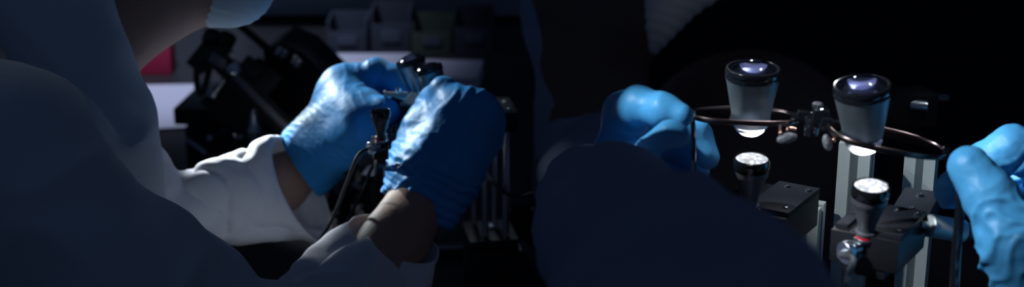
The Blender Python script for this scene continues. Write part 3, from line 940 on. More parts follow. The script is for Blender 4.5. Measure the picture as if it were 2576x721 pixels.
# ---- lamp heads
def make_lamp(name, label, base, axis, s, lens_mat, cable_pts, conn_dir, cable_mat, conn=True, group=None):
    """small cone shaped lamp head standing on a neck, with a clamp connector and a cable"""
    mm = 0.001 * s
    L = lambda pr: [(r * mm, z * mm) for r, z in pr]
    t = thing(name, base, label, 'lamp')
    hs = MB().lathe(base, axis, L([(4.6, 0), (4.8, 0.4), (4.8, 1.6), (3.9, 2.2), (3.8, 3.6), (4.3, 6.0), (6.6, 13.4), (7.3, 15.3), (7.7, 15.8), (7.9, 16.6), (7.9, 18.8), (7.4, 19.2), (6.8, 19.2)]), 64)
    hs.build('housing', M['lamp_metal'], t)
    MB().lathe(base, axis, L([(6.8, 18.9), (8.1, 18.9), (8.35, 19.3), (8.35, 23.0), (8.0, 24.2), (7.5, 24.5), (7.2, 24.2), (7.1, 20)]), 64).build('bezel', M['gloss_black'], t)
    pr = [(7.3, 23.3)] + [(7.3 * math.cos(u), 23.5 + 1.9 * math.sin(u)) for u in [math.pi / 2 * i / 7 for i in range(8)]]
    MB().lathe(base, axis, L([(0.0, 21.0), (7.3, 21.0)] + pr[:-1] + [(0.0, 25.4)]), 64).build('lens', lens_mat, t, smooth=50)
    MB().lathe(base, axis, L([(4.9, -0.9), (4.9, 0.0), (4.2, 0.05), (4.2, -0.9)]), 48).build('ring', M['red'], t)
    MB().lathe(base, axis, L([(5.3, -2.6), (5.6, -2.3), (5.6, -1.1), (5.0, -0.8)]), 48).build('collar', M['steel'], t)
    cd = unit(conn_dir)
    cb = base - axis * 6.2 * mm
    e1, e2, _ = perp_frame(cd, ZUP)
    cn = MB().lathe(cb + cd * 2 * mm, cd, L([(2.6, 0), (3.0, 0.4), (3.0, 6.5), (5.0, 6.7), (5.4, 7.1), (5.4, 9.2), (5.0, 9.7), (2.2, 9.8), (2.0, 11.0), (1.8, 12.4)]), 48).build('connector', M['steel'], t)
    cl = MB()
    for k in (-1, 1):
        cl.box(cb + e1 * k * 2.9 * mm + cd * 2.0 * mm + e2 * 1.2 * mm, (cd, e2, e1), (4.4 * mm, 4.6 * mm, 1.0 * mm), 0.4 * mm)
    cl.lathe(cb + e2 * 4.6 * mm + cd * 3.6 * mm - e1 * 4.6 * mm, e1, L([(1.5, 0), (1.5, 9.2), (0.9, 9.6)]), 20)
    cl.build('clamp', M['gun'], t)
    MB().lathe(cb + e2 * 4.6 * mm + cd * 3.6 * mm + e1 * 4.4 * mm, e1, L([(1.9, 0), (2.1, 0.3), (2.1, 1.6), (1.6, 2.0), (0, 2.0)]), 6).build('screw', M['chrome'], t)
    start = cb + cd * 13.0 * mm
    MB().tube([start - cd * 2 * mm, start] + cable_pts, 1.55 * mm, n=12).build('cable', cable_mat, t)
    return t


def frame_z(yaw):
    y = math.radians(yaw)
    return (np.array([math.cos(y), math.sin(y), 0]), np.array([-math.sin(y), math.cos(y), 0]), ZUP)


def t_slot(w, n_slots=1):
    """outline of a square slotted aluminium profile of half width w"""
    s, dp = w * 0.26, w * 0.42
    side = [(-w, -w), (-s, -w), (-s, -w + dp), (s, -w + dp), (s, -w)]
    o = []
    for k in range(4):
        c, q = math.cos(k * math.pi / 2), math.sin(k * math.pi / 2)
        o += [(c * x - q * y, q * x + c * y) for x, y in side]
    return o


def slotted_post(name, label, x, y, z0, z1, w, yaw, cap=True, group=None):
    t = thing(name, (x, y, z0), label, 'post', group)
    MB().prism(t_slot(w), np.array([x, y, (z0 + z1) / 2]), frame_z(yaw), (z1 - z0) / 2).build('profile', M['alu'], t, smooth=20)
    MB().box(np.array([x, y, z0 + 0.003]), frame_z(yaw), (w * 1.35, w * 1.35, 0.003), 0.0008).build('foot', M['black'], t)
    return t


def lamp_block(t, c, yaw, a, b, h):
    """black dovetail slide block that carries a lamp head: a, b half sizes, top at c"""
    fr_ = frame_z(yaw)
    bod = MB().box(c - ZUP * h, fr_, (a, b, h), 0.0008).build('slide_block', M['black'], t)
    pl = MB()
    pl.box(c + fr_[0] * a * 0.42 + fr_[1] * b * 0.08 + ZUP * 0.0012, fr_, (a * 0.58, b * 0.95, 0.0012), 0.0005)
    pl.box(c - fr_[0] * a * 0.78 + fr_[1] * b * 0.1 + ZUP * 0.0009, fr_, (a * 0.18, b * 0.9, 0.0009), 0.0004)
    pl.build('cover_plate', M['rig_black'], bod)
    for (u, v_) in ((0.2, 0.7), (0.8, 0.7), (0.8, -0.6)):
        MB().lathe(c + fr_[0] * a * u + fr_[1] * b * v_ + ZUP * 0.0024, ZUP, [(0.0013, -0.0005), (0.0013, 0.0007), (0.0009, 0.0009), (0.0007, 0.0003), (0.0, 0.0003)], 16).build('screw', M['gun'], bod)
    MB().box(c - ZUP * h * 2.3 + fr_[1] * b * 0.1, fr_, (a * 0.62, b * 1.05, h * 0.3), h * 0.05).build('dovetail', M['rig_black'], bod)
    return bod
    return t


fB = frame_z(-32)
# right lit lamp
bA = P(2178, 588, 0.690)
blk = P(2212, 560, 0.702)
lampA = make_lamp('lamp_head', 'lit lamp head on a black block with a silver knob, below the right loupe barrel', bA, axis_img(0, 0.43), 1.0, M['lamp'],
          [P(2146, 652, 0.668), P(2134, 690, 0.664), P(2124, 760, 0.668), P(2120, 900, 0.72), np.array([0.17, 0.56, BENCH + 0.012]), np.array([0.19, 0.52, BENCH + 0.010])],
          -fB[1] * 0.8 - fB[0] * 0.45 - ZUP * 0.1, M['grey_rubber'])
lbA = lamp_block(lampA, blk, -32, 0.0158, 0.0190, 0.0075)
# left lit lamp (softer)
bC = P(1884, 520, 0.735)
lampC = make_lamp('lamp_head', 'lit lamp head below the left loupe barrel and beside the darkened sleeve', bC, axis_img(0, 0.38), 1.03, M['lamp'],
          [P(1868, 600, 0.722), P(1905, 635, 0.750), P(1930, 632, 0.795), P(1960, 640, 0.855), np.array([0.155, 0.84, BENCH + 0.08]), np.array([0.16, 0.86, BENCH + 0.012]), np.array([0.18, 0.90, BENCH + 0.010])],
          -fB[1] * 0.8 - fB[0] * 0.45 - ZUP * 0.1, M['rubber'])
lamp_block(lampC, P(1930, 500, 0.755), -32, 0.0185, 0.0215, 0.0085)
# slotted posts
def post_at(label, px, py_top, d, w, yaw):
    p = P(px, py_top, d)
    return slotted_post('slotted_post', label, p[0], p[1], BENCH + 0.0004, p[2], w, yaw)


post_at('slotted aluminium post directly behind the right loupe barrel', 2158, 352, 0.80, 0.0082, -22)
postB = post_at('slotted aluminium post behind the free end of the right spectacle lens', 2321, 372, 0.80, 0.0078, -22)
post_at('slotted aluminium post behind the left lit lamp head', 2034, 512, 0.80, 0.0074, -25)
# bracket on the post, reaching forward to the right slide block
A_, B_ = P(2282, 545, 0.745), P(2318, 522, 0.785)
dr = unit((B_ - A_) * np.array([1, 1, 0]))
fr_ = (dr, np.cross(ZUP, dr), ZUP)
mid = (A_ + B_) / 2
brk = MB().box(mid, fr_, (np.linalg.norm((B_ - A_)[:2]) / 2, 0.009, 0.005), 0.0006).build('bracket', M['rig_black'], postB)
for k in (-0.25, 0.25):
    MB().lathe(mid + dr * k * np.linalg.norm((B_ - A_)[:2]) + ZUP * 0.005, ZUP, [(0.0017, 0), (0.0017, 0.0012), (0.0012, 0.0014), (0.001, 0.0006), (0, 0.0006)], 16).build('bolt', M['gun'], brk)
# micrometer knob on the right side of the right block
mk_ax = unit(V(105, 18, 0.69, 0.006))
k0 = P(2334, 566, 0.705)
MB().lathe(k0, mk_ax, [(0.0018, -0.004), (0.0018, 0.0), (0.0046, 0.0003), (0.0053, 0.0008), (0.0053, 0.0105), (0.0050, 0.0108), (0.0050, 0.0112), (0.0053, 0.0115), (0.0053, 0.0185), (0.0046, 0.0188), (0.0, 0.0188)], 48).build('micrometer_thimble', M['alu'], lampA)
MB().lathe(k0 + mk_ax * 0.0185, mk_ax, [(0.0040, 0), (0.0043, 0.0004), (0.0043, 0.004), (0.003, 0.0045), (0.0, 0.0045)], 40, knurl=20, kd=0.0001).build('micrometer_grip', M['rubber'], lampA)
MB().lathe(k0 + mk_ax * 0.0035 - FW * 0.0052 + UP * 0.001, -FW, [(0.0007, 0), (0.0007, 0.0004), (0, 0.0004)], 14).build('screw', M['chrome'], lampA)

# dim fixture in the dark behind the right loupe
pk = P(2270, 240, 0.97)
fx = thing('post_clamp', (pk[0], pk[1], BENCH), 'dark post clamp with a shiny knob end in the gloom behind the right loupe', 'clamp')
pkz = pk[2]
fxz0 = BENCH + 0.0004
MB().box(np.array([pk[0], pk[1], (fxz0 + pkz) / 2]), frame_z(15), (0.009, 0.009, (pkz - fxz0) / 2), 0.001).build('post', M['rig_black'], fx)
MB().box(P(2278, 268, 0.965), frame_z(10), (0.016, 0.012, 0.010), 0.0012).build('clamp_body', M['black'], fx)
MB().lathe(P(2290, 266, 0.955), unit(V(45, 4, 1.0, -0.004)), [(0.003, -0.004), (0.003, 0), (0.0042, 0.0004), (0.0042, 0.009), (0.0038, 0.0105), (0.0, 0.0108)], 32).build('knob', M['steel'], fx)
MB().lathe(P(2335, 245, 0.99), unit(V(45, 2, 1.0)), [(0.003, 0), (0.003, 0.012), (0.002, 0.013)], 24).build('pin', M['gun'], fx)
bx_ = MB().box(np.array([pk[0], pk[1] + 0.01, BENCH + 0.0045]), frame_z(15), (0.02, 0.02, 0.004), 0.001)
bx_.build('foot', M['rig_black'], fx)
# ================================================================ rod stage and lamp heads at the left
yaw = 10
fS = frame_z(yaw)
rc = (P(1221, 590, 1.168) + P(1272, 588, 1.168) + P(1192, 567, 1.193) + P(1244, 567, 1.193)) / 4
topz = rc[2]
rs = thing('rod_stage', (rc[0], rc[1], BENCH), 'four upright steel rods between two black plates beside the near blue glove', 'stage')
MB().box(np.array([rc[0], rc[1], topz - 0.004]), fS, (0.0185, 0.0215, 0.004), 0.0008).build('base_plate', M['black'], rs)
MB().box(np.array([rc[0] + 0.002, rc[1] - 0.002, (topz - 0.008 + BENCH) / 2]), fS, (0.0195, 0.0225, (topz - 0.0085 - BENCH) / 2), 0.001).build('housing', M['rig_black'], rs)
for (px, py, d, r) in ((1221, 590, 1.168, 0.0026), (1272, 588, 1.168, 0.0027), (1192, 567, 1.193, 0.0022), (1244, 567, 1.193, 0.0022)):
    b = P(px, py, d)
    MB().lathe(np.array([b[0], b[1], topz - 0.001]), ZUP, [(r, 0), (r, 0.0868)], 24).build('rod', M['steel'], rs)
tbk = MB().box(np.array([rc[0] + 0.001, rc[1], topz + 0.0915]), fS, (0.0172, 0.0200, 0.0075), 0.0008).build('top_block', M['black'], rs)
for (u, w) in ((0.7, -0.7), (0.7, 0.2), (0.2, -0.6)):
    MB().lathe(np.array([rc[0], rc[1], topz + 0.099]) + fS[0] * 0.0172 * u + fS[1] * 0.02 * w, ZUP, [(0.0016, 0), (0.0016, 0.0012), (0.001, 0.0016), (0, 0.0016)], 16).build('screw', M['chrome'], tbk)
MB().box(np.array([rc[0] + 0.001, rc[1] + 0.004, topz + 0.0015]), fS, (0.006, 0.004, 0.0015), 0.0005).build('clip', M['steel'], rs)
MB().tube([P(1222, 432, 1.21), P(1240, 458, 1.18), P(1275, 486, 1.145), P(1310, 494, 1.145), P(1345, 490, 1.16), P(1352, 560, 1.2), px_on_bench(1345, 650, 0.003)], 0.0014, n=10).build('cable', M['rubber'], rs)


c1 = P(957, 360, 1.012)
c2 = P(1000, 394, 1.074)
g1 = px_on_bench(775, 672, 0.003)
g2 = px_on_bench(836, 628, 0.012)
for c, lab, base_, cab, cdir in (
        (c1, 'unlit lamp head below the loupes, the left one of the pair', c1 + ZUP * 0.0045 - fS[1] * 0.003, [P(900, 392, 1.0), P(872, 460, 1.012), P(836, 550, 1.045), P(795, 622, 1.10), g1], unit(V(-40, 12, 1.1, -0.010))),
        (c2, 'unlit lamp head half hidden behind the wrist of the near glove', c2 + ZUP * 0.0045 - fS[1] * 0.003, [P(938, 420, 1.072), P(912, 475, 1.07), P(880, 545, 1.10), P(852, 598, 1.17), g2], unit(V(-42, 6, 1.1, -0.008)))):
    lt_ = make_lamp('lamp_head', lab, base_, axis_img(1, 0.24), 0.78, M['dark_lens'], cab, cdir, M['rubber'])
    cb_ = c + fS[1] * 0.004
    lamp_block(lt_, cb_, 10, 0.0050, 0.0075, 0.0052)
    z0_ = BENCH + 0.0004
    pt_ = P(950, 478, 1.175) if c is c1 else P(1004, 470, 1.185)
    MB().tube([cb_ - ZUP * 0.013, cb_ - ZUP * 0.018 + fS[1] * 0.012, pt_ - fS[1] * 0.010, pt_], 0.0032, n=12).build('support_arm', M['rig_black'], lt_)
    ps_ = MB().box(np.array([pt_[0], pt_[1], (z0_ + 0.005 + pt_[2] + 0.004) / 2]), fS, (0.0048, 0.0048, (pt_[2] + 0.004 - z0_ - 0.005) / 2), 0.0006).build('post', M['rig_black'], lt_)
    MB().box(np.array([pt_[0], pt_[1], z0_ + 0.0025]), fS, (0.0065, 0.012, 0.0025), 0.0006).build('foot', M['black'], ps_)


def on_bench_box(name, label, cat, px, py, sx, sy, sz, yaw, m, group=None, bevel=0.001, part='body'):
    b = px_on_bench(px, py)
    t = thing(name, b, label, cat, group)
    fr_ = frame_z(yaw)
    c = b + fr_[1] * sy + ZUP * sz
    MB().box(c, fr_, (sx, sy, sz), bevel).build(part, m, t)
    return t, c, fr_


t, c, fr_ = on_bench_box('power_box', 'small black box with a pale edge behind the two hanging cables', 'box', 945, 560, 0.011, 0.012, 0.022, -8, M['black'])
MB().box(c + ZUP * 0.0225, fr_, (0.0115, 0.0125, 0.0012), 0.0004).build('lid', M['gun'], t)
MB().lathe(c - fr_[1] * 0.012 + ZUP * 0.008, -fr_[1], [(0.003, 0), (0.003, 0.002), (0.002, 0.0025), (0, 0.0025)], 20).build('socket', M['chrome'], t)
t, c, fr_ = on_bench_box('instrument_case', 'black instrument case on the bench right of the rod stage', 'case', 1309, 640, 0.010, 0.035, 0.022, 6, M['rig_black'], bevel=0.003)
for k in (-1, 1):
    MB().ball(c + fr_[0] * 0.010 * k - fr_[1] * 0.043 + ZUP * 0.022, np.eye(3), (0.002, 0.002, 0.0015), 14).build('corner_guard', M['steel'], t)
MB().box(c + ZUP * 0.0225, fr_, (0.0085, 0.035, 0.001), 0.0004).build('lid', M['black'], t)
# wooden board and metal strips on the bench
wb = px_on_bench(940, 640)
t = thing('wooden_board', wb, 'brown wooden board lying on the bench under the hanging cables', 'board')
MB().box(wb + np.array([0.0, 0.02, 0.004]), np.eye(3), (0.05, 0.03, 0.004), 0.001).build('plank', M['wood'], t)
MB().box(wb + np.array([0.0, 0.025, 0.009]), np.eye(3), (0.04, 0.010, 0.001), 0.0004).build('rubber_strip', M['rubber'], t)
rl = px_on_bench(1172, 640)
t = thing('metal_rail', rl, 'low dark rail on the bench in front of the rod stage', 'rail')
MB().box(rl + np.array([0.0, 0.0, 0.004]), frame_z(4), (0.026, 0.007, 0.004), 0.0006).build('body', M['black'], t)
MB().box(rl + np.array([0.0, -0.0045, 0.0088]), frame_z(4), (0.024, 0.0012, 0.0008), 0.0003).build('edge_strip', M['steel'], t)
MB().box(rl + np.array([0.0, 0.0035, 0.0085]), frame_z(4), (0.024, 0.0012, 0.0005), 0.0002).build('edge_strip', M['gun'], t)
h0 = px_on_bench(1312, 622, 0.03)
t = obj('bent_hose', *(lambda b: (b.v, b.f))(MB().tube([P(1306, 612, 1.235), P(1330, 632, 1.235), P(1342, 655, 1.24), P(1352, 684, 1.25), px_on_bench(1376, 702, 0.004)], 0.0036, n=14)), M['grey_rubber'])
set_props(t, 'grey bent hose at the foot of the rod stage', 'hose')
# little optical mounts in the half-dark between the gloves and the board
for i, (px, py, hgt, lab) in enumerate(((842, 500, 0.034, 'squat black optics mount nearest the far wrist'), (880, 478, 0.046, 'taller black optics mount behind the left hanging cable'), (925, 500, 0.030, 'low black optics mount between the two hanging cables'), (868, 540, 0.018, 'small black optics mount in front of the others under the far glove'))):
    b = px_on_bench(px, py)
    t = thing('optics_mount', b, lab, 'mount', 'optics mounts under the far glove')
    MB().lathe(b, ZUP, [(0.010, 0), (0.010, 0.004), (0.006, 0.005), (0.006, hgt)], 28).build('pedestal', M['black'], t)
    MB().lathe(b + ZUP * (hgt + 0.008) + np.array([0, 0.004, 0]), unit(np.array([0.3 * (i - 1), -1, 0.25])), [(0.007, -0.004), (0.0095, -0.003), (0.0095, 0.003), (0.0072, 0.0034), (0.0068, 0.001), (0, 0.001)], 32).build('lens_ring', M['gun'], t)
    for k in (-1, 1):
        MB().lathe(b + ZUP * (hgt + 0.012) + np.array([0.009 * k, -0.002, 0]), unit(np.array([k, -0.5, 0.4])), [(0.0015, 0), (0.0015, 0.004), (0.0024, 0.0042), (0.0024, 0.0065), (0, 0.0066)], 14).build('knob', M['chrome'], t)

# ================================================================ black rig in the background
rb = px_on_bench(575, 430)
rg = thing('test_rig', rb, 'black bench rig with a tilted twin eyepiece head in the blurred background', 'rig')
DR = 1.50


def R_(px, py, dd=0.0):
    return P(px, py, DR + dd)


fr_ = frame_z(-6)
base = MB()
base.box(rb + fr_[1] * 0.05 + ZUP * 0.022 + fr_[0] * 0.002, fr_, (0.044, 0.05, 0.022), 0.002)
bs = base.build('base_box', M['rig_black'], rg)
up = MB().box(rb + fr_[1] * 0.055 + ZUP * 0.053 - fr_[0] * 0.004, fr_, (0.050, 0.05, 0.0085), 0.002).build('base_lid', M['black'], rg)
for (px, py, r) in ((530, 347, 0.0030), (607, 344, 0.0026), (520, 385, 0.0022), (605, 388, 0.0022)):
    MB().lathe(R_(px, py, -0.012), unit(-fr_[1] + 0.15 * ZUP), [(r, -0.004), (r, 0.003), (r * 0.7, 0.004), (0, 0.0042)], 20).build('knob', M['steel'], bs)
MB().lathe(R_(572, 350, -0.012), unit(-fr_[1] + 0.1 * ZUP), [(0.010, -0.006), (0.010, 0.001), (0.0085, 0.0015), (0.008, 0.0), (0, 0.0)], 36).build('dial', M['gloss_black'], bs)
# tall sloped housing at the right
sx_, sz_ = fr_[0], ZUP
o = [(0, 0), (0.088, 0), (0.088, 0.052), (0.074, 0.078), (0.040, 0.112), (0.016, 0.122), (0.0, 0.112), (0.004, 0.070), (-0.004, 0.055)]
MB().prism(o, rb + fr_[0] * 0.030 + fr_[1] * 0.075, (fr_[0], ZUP, -fr_[1]), 0.035).build('sloped_housing', M['rig_black'], rg)
for (px, py) in ((702, 128), (716, 136), (742, 150), (752, 160)):
    MB().lathe(R_(px, py, 0.02), axis_img(35, 0.2), [(0.003, -0.004), (0.003, 0.003), (0.002, 0.004), (0, 0.004)], 18).build('screw', M['steel'], rg)
MB().tube([R_(590, 55, 0.03), R_(640, 95, 0.03), R_(705, 150, 0.03)], 0.0042, n=12).build('boom', M['black'], rg)
MB().box(R_(668, 190, 0.02), (unit(V(60, 50, 1)), unit(V(-50, 60, 1)), FW), (0.016, 0.010, 0.012), 0.001).build('clamp', M['black'], rg)
MB().box(R_(636, 170, 0.0), (unit(V(60, 50, 1)), unit(V(-50, 60, 1)), FW), (0.010, 0.007, 0.012), 0.001).build('clamp', M['black'], rg)
# tilted arm carrying a twin eyepiece head
a1, a2 = unit(V(105, 105, 1.0)), unit(V(-105, 105, 1.0))
arm = MB().box(R_(625, 225), (a1, a2, FW), (0.052, 0.0095, 0.008), 0.001)
ar = arm.build('tilted_arm', M['black'], rg)
MB().box(R_(628, 228, -0.009), (a1, a2, FW), (0.050, 0.003, 0.0015), 0.0005).build('rail', M['gun'], ar)
MB().box(R_(600, 275, 0.01), (a1, a2, FW), (0.030, 0.020, 0.012), 0.002).build('gear_case', M['rig_black'], rg)
hd = MB()
hd.box(R_(535, 148), (unit(V(70, -45, 1)), unit(V(45, 70, 1)), FW), (0.020, 0.0055, 0.010), 0.001)
hd.box(R_(510, 130), (unit(V(40, -50, 1)), unit(V(50, 40, 1)), FW), (0.018, 0.005, 0.008), 0.001)
hdo = hd.build('head_bracket', M['black'], rg)
for (px, py, rr) in ((530, 112, 0.0105), (562, 118, 0.0095)):
    MB().lathe(R_(px, py, 0.0) - axis_img(25, 0.3) * 0.012, axis_img(25, 0.3), [(rr * 0.7, 0), (rr * 0.75, 0.008), (rr, 0.016), (rr, 0.024), (rr * 0.8, 0.026), (rr * 0.75, 0.022), (0, 0.022)], 32).build('eyepiece', M['gloss_black'], rg)
MB().box(R_(548, 152, -0.012), (unit(V(60, 35, 1)), unit(V(-35, 60, 1)), FW), (0.008, 0.005, 0.003), 0.001).build('plate', M['gun'], hdo)
MB().tube([R_(497, 150), R_(494, 190), R_(498, 228), R_(506, 234), R_(514, 222), R_(524, 185), R_(530, 160)], 0.0032, n=10).build('cable', M['rubber'], rg)
MB().lathe(R_(535, 243), unit(V(35, -50, 1.0)), [(0.004, -0.002), (0.0055, -0.001), (0.0055, 0.005), (0.0026, 0.0055), (0.0026, 0.034), (0.005, 0.0345), (0.005, 0.042), (0, 0.043)], 28).build('adjusting_screw', M['steel'], rg)
MB().lathe(R_(588, 178, -0.01), unit(V(20, -20, 1.0, -0.02)), [(0.006, -0.004), (0.006, 0.006), (0.0045, 0.007), (0, 0.007)], 28).build('knob', M['chrome'], rg)
MB().tube([R_(470, 352, 0.0), R_(500, 372, -0.02), R_(521, 388, -0.03)], 0.0026, n=10).build('lever', M['steel'], rg)
MB().lathe(R_(642, 352, -0.015), ZUP, [(0.008, -0.016), (0.008, 0.010), (0.005, 0.014), (0.003, 0.03), (0, 0.031)], 28).build('pillar', M['steel'], rg)

# papers, red box, trays
pc = px_on_bench(520, 245)
for i, (px, py, sx, sy, yw, lab) in enumerate(((520, 320, 0.105, 0.085, 4, 'large white sheet lying on the bench behind the black rig'), (372, 330, 0.05, 0.07, 12, 'white sheet on the bench beside the shoulder of the pale coat'))):
    b = px_on_bench(px, py) + ZUP * (0.0006 + i * 0.0014)
    t = MB().box(b + frame_z(yw)[1] * sy, frame_z(yw), (sx, sy, 0.0006)).build('paper_sheet', M['paper'])
    set_props(t, lab, 'paper')
t, c, fr_ = on_bench_box('card_box', 'red card box on the bench between the coat collar and the rig', 'box', 392, 188, 0.019, 0.02, 0.021, 4, M['red_card'], part='carton')
MB().box(c + ZUP * 0.0215, fr_, (0.0195, 0.0205, 0.001), 0.0004).build('lid', M['red_card'], t)
for i, (px, py, sx, sy, sz, yw, lab) in enumerate(((915, 218, 0.052, 0.04, 0.010, 2, 'white paper pile on the bench behind the far glove'), (1125, 232, 0.036, 0.04, 0.009, -3, 'white paper pile on the bench behind the loupe barrels'))):
    b = px_on_bench(px, py)
    t = thing('paper_pile', b, lab, 'paper pile')
    f2_ = frame_z(yw)
    n = 5
    for k in range(n):
        f3 = frame_z(yw + (k * 37 % 7 - 3) * 0.6)
        MB().box(b + f2_[1] * sy + ZUP * (sz * 2 * (k + 0.5) / n), f3, (sx, sy, sz / n * 0.97), 0.0005).build('sheaf', M['paper'], t)
# storage bins and trays in front of the panelling
for i, (px, sx, z0, z1, m, lab) in enumerate(((985, 0.024, 0, 0.055, 'bin', 'slate storage bin just left of the dull green storage bin'), (1087, 0.024, 0, 0.040, 'green_bin', 'dull green storage bin behind the loupe barrels'), (1192, 0.024, 0, 0.050, 'bin', 'slate storage bin at the dark right end of the bench'), (875, 0.024, 0, 0.042, 'bin', 'slate storage bin behind the far glove, left end of the bin row'))):
    b = px_on_bench(px, 135)
    t = thing('storage_bin', b, lab, 'bin', 'storage bins along the panelling')
    f2_ = frame_z(0)
    w = MB()
    c = b + np.array([0, 0.03, 0])
    w.box(c + ZUP * 0.002, f2_, (sx, 0.03, 0.002), 0.0005)
    for k in (-1, 1):
        w.box(c + np.array([sx * k, 0, (z1) / 2]), f2_, (0.0015, 0.03, z1 / 2), 0.0005)
        w.box(c + np.array([0, 0.03 * k, (z1 * (0.7 if k < 0 else 1)) / 2]), f2_, (sx, 0.0015, z1 * (0.7 if k < 0 else 1) / 2), 0.0005)
    w.build('tray', M[m], t)
    MB().box(c + np.array([0, -0.0325, z1 * 0.42]), f2_, (sx * 0.5, 0.001, z1 * 0.14), 0.0003).build('label_holder', M['shelf'], t)
sh = thing('wall_shelf', (-0.19, 2.03, 1.055), 'dim wall shelf above the storage bins at the top of the picture', 'shelf')
MB().box(np.array([-0.17, 2.045, 1.06]), np.eye(3), (0.20, 0.05, 0.006), 0.001).build('board', M['shelf'], sh)
for x in (-0.32, -0.02):
    MB().box(np.array([x, 2.08, 1.035]), np.eye(3), (0.006, 0.014, 0.018), 0.001).build('bracket', M['black'], sh)

# ================================================================ light
def spot(name, loc, tgt, power, color, angle, size, blend=0.4):
    l = bpy.data.lights.new(name, 'SPOT')
    l.energy = power
    l.color = color
    l.spot_size = math.radians(angle)
    l.spot_blend = blend
    l.shadow_soft_size = size
    o = bpy.data.objects.new(name, l)
    COL.objects.link(o)
    o.location = tuple(loc)
    o.rotation_euler = (Vector(tuple(tgt)) - Vector(tuple(loc))).to_track_quat('-Z', 'Y').to_euler()
    return o


def area(name, loc, tgt, power, color, sx, sy):
    l = bpy.data.lights.new(name, 'AREA')
    l.shape = 'RECTANGLE'
    l.size, l.size_y = sx, sy
    l.energy = power
    l.color = color
    o = bpy.data.objects.new(name, l)
    COL.objects.link(o)
    o.location = tuple(loc)
    o.rotation_euler = (Vector(tuple(tgt)) - Vector(tuple(loc))).to_track_quat('-Z', 'Y').to_euler()
    return o


TA = P(835, 275, 1.11)
spot('aimed_spot', TA + np.array([-0.48, 0.72, 0.22]), TA, 24, (0.82, 0.95, 1.0), 6.2, 0.012, 0.35)
TN = P(1085, 345, 1.05)
spot('aimed_spot', TN + np.array([-0.52, 0.56, 0.36]), TN, 34, (0.84, 0.95, 1.0), 7.4, 0.012, 0.2)  # split off the key light, an added spot for the near glove
TW = P(1010, 465, 1.02)
spot('aimed_spot', TW + np.array([-0.50, 0.30, 0.13]), TW, 16, (0.84, 0.95, 1.0), 7.5, 0.008, 0.5)  # added spot that lights only the near wrist folds
TS = P(630, 415, 1.08)
spot('aimed_spot', TS + np.array([-0.38, 0.66, 0.40]), TS, 190, (0.92, 0.95, 1.0), 5.6, 0.012, 0.35)  # added spot that brightens the far sleeve alone
TB = P(2150, 380, 0.69)
TR = P(2430, 470, 0.69)
spot('aimed_spot', TR + np.array([-0.52, -0.14, 0.42]), TR, 20, (0.84, 0.93, 1.0), 11.0, 0.010, 0.5)
TL = P(1660, 300, 0.69)
spot('aimed_spot', TL + np.array([-0.30, -0.06, 0.28]), P(1655, 305, 0.68), 9, (0.84, 0.94, 1.0), 7.6, 0.008, 0.4)  # added spot split off the key, for the left fingers only
TP = P(2210, 455, 0.74)
spot('aimed_spot', TP + np.array([-0.38, 0.08, 0.29]), TP + np.array([0.01, 0, 0]), 14, (0.84, 0.94, 1.0), 15, 0.010, 0.5)  # added spot for the posts and the left sides of the barrels
TO = P(2020, 210, 0.70)
spot('accent_spot', TO + np.array([0.04, 0.55, 0.24]), TO, 1.2, (0.9, 0.95, 1.0), 11, 0.010, 0.5)  # added spot, there only for a glint on the domes
spot('accent_spot', TO + np.array([0.20, 0.20, 0.60]), TO + np.array([0.01, 0, 0]), 12, (0.9, 0.93, 1.0), 8, 0.010, 0.5)  # added from above to brighten the objective cells and their sparkle
TC = P(1070, 180, 1.10)
spot('accent_spot', TC + np.array([0.30, 0.55, 0.06]), TC, 2.5, (0.95, 1.0, 0.92), 7, 0.010, 0.4)  # added low spot for sparkles on the dark barrel caps
spot('accent_spot', TC + np.array([0.16, 0.45, 0.40]), TC, 3.0, (0.95, 1.0, 0.92), 8.5, 0.010, 0.5)  # added spot to pick out the left loupes from behind
spot('paper_spot', (-0.42, 1.52, 1.95), (-0.40, 1.85, 0.97), 30, (0.70, 0.78, 1.0), 40, 0.05, 0.9)
TD = P(1250, 490, 1.17)
spot('fill_spot', TD + np.array([-0.06, 0.30, 0.60]), TD, 5.0, (0.70, 0.86, 1.0), 9, 0.02, 0.5)  # added spot so the steel rods show highlights
TM = px_on_bench(885, 490)
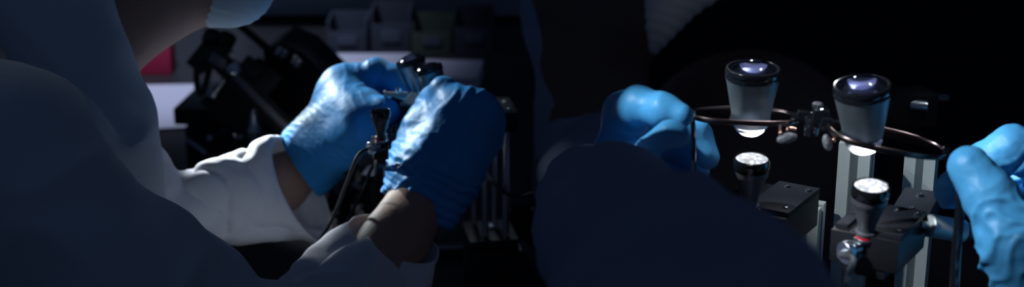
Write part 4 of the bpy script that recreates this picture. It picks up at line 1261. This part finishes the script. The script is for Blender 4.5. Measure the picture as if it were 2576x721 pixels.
spot('fill_spot', TM + np.array([-0.05, 0.35, 0.55]), TM + ZUP * 0.03, 3.0, (0.72, 0.78, 1.0), 16, 0.02, 0.6)  # added spot for glints on the optics mounts
TQ = P(2230, 450, 0.80)
spot('aimed_spot', TQ + np.array([-0.42, -0.06, 0.40]), TQ, 16, (0.86, 0.95, 1.0), 10.5, 0.012, 0.5)  # added spot, only to brighten the aluminium posts
TK = P(2325, 264, 0.955)
spot('accent_spot', TK + np.array([0.12, -0.10, 0.55]), TK, 2.5, (0.92, 0.97, 1.0), 4, 0.02, 0.5)  # added spot that brightens the shiny knob end
TH = P(40, 90, 0.86)
spot('accent_spot', TH + np.array([-0.20, 0.42, 0.52]), TH, 0.7, (0.80, 0.92, 1.0), 8, 0.03, 0.7)  # added weak spot for streaks on the coat's shoulder folds
LC = bC + axis_img(0, 0.38) * 0.0275
spot('lamp_beam', LC, P(1760, 50, 1.29), 0.4, (0.9, 0.95, 1.0), 11, 0.006, 0.9)
for b, ax_, tg, pw in ((bA, axis_img(0, 0.43), P(2172, 358, 0.69), 1.3), (bC, axis_img(0, 0.38), P(1888, 318, 0.715), 2.4)):
    spot('lamp_beam', b + ax_ * 0.0275, tg, pw, (0.95, 0.97, 1.0), 28, 0.004, 0.3)

w = bpy.data.worlds.new('world')
SC.world = w
w.use_nodes = True
bg = w.node_tree.nodes['Background']
bg.inputs['Color'].default_value = (0.30, 0.50, 1.0, 1)
bg.inputs['Strength'].default_value = 0.038

cd = bpy.data.cameras.new('camera')
cam = bpy.data.objects.new('camera', cd)
COL.objects.link(cam)
cam.location = tuple(CAM)
cam.rotation_euler = (math.radians(90) - PITCH, 0, 0)
cd.sensor_width = 36.0
cd.lens = 36.0 * F_PX / 2576.0
cd.clip_start = 0.02
cd.dof.use_dof = True
cd.dof.focus_distance = 1 / 1.22
cd.dof.aperture_fstop = cd.lens / 6.0
SC.camera = cam

vs = SC.view_settings
vs.view_transform = 'Standard'
vs.look = 'None'
vs.exposure = 0.0
vs.gamma = 1.0
vs.use_curve_mapping = False
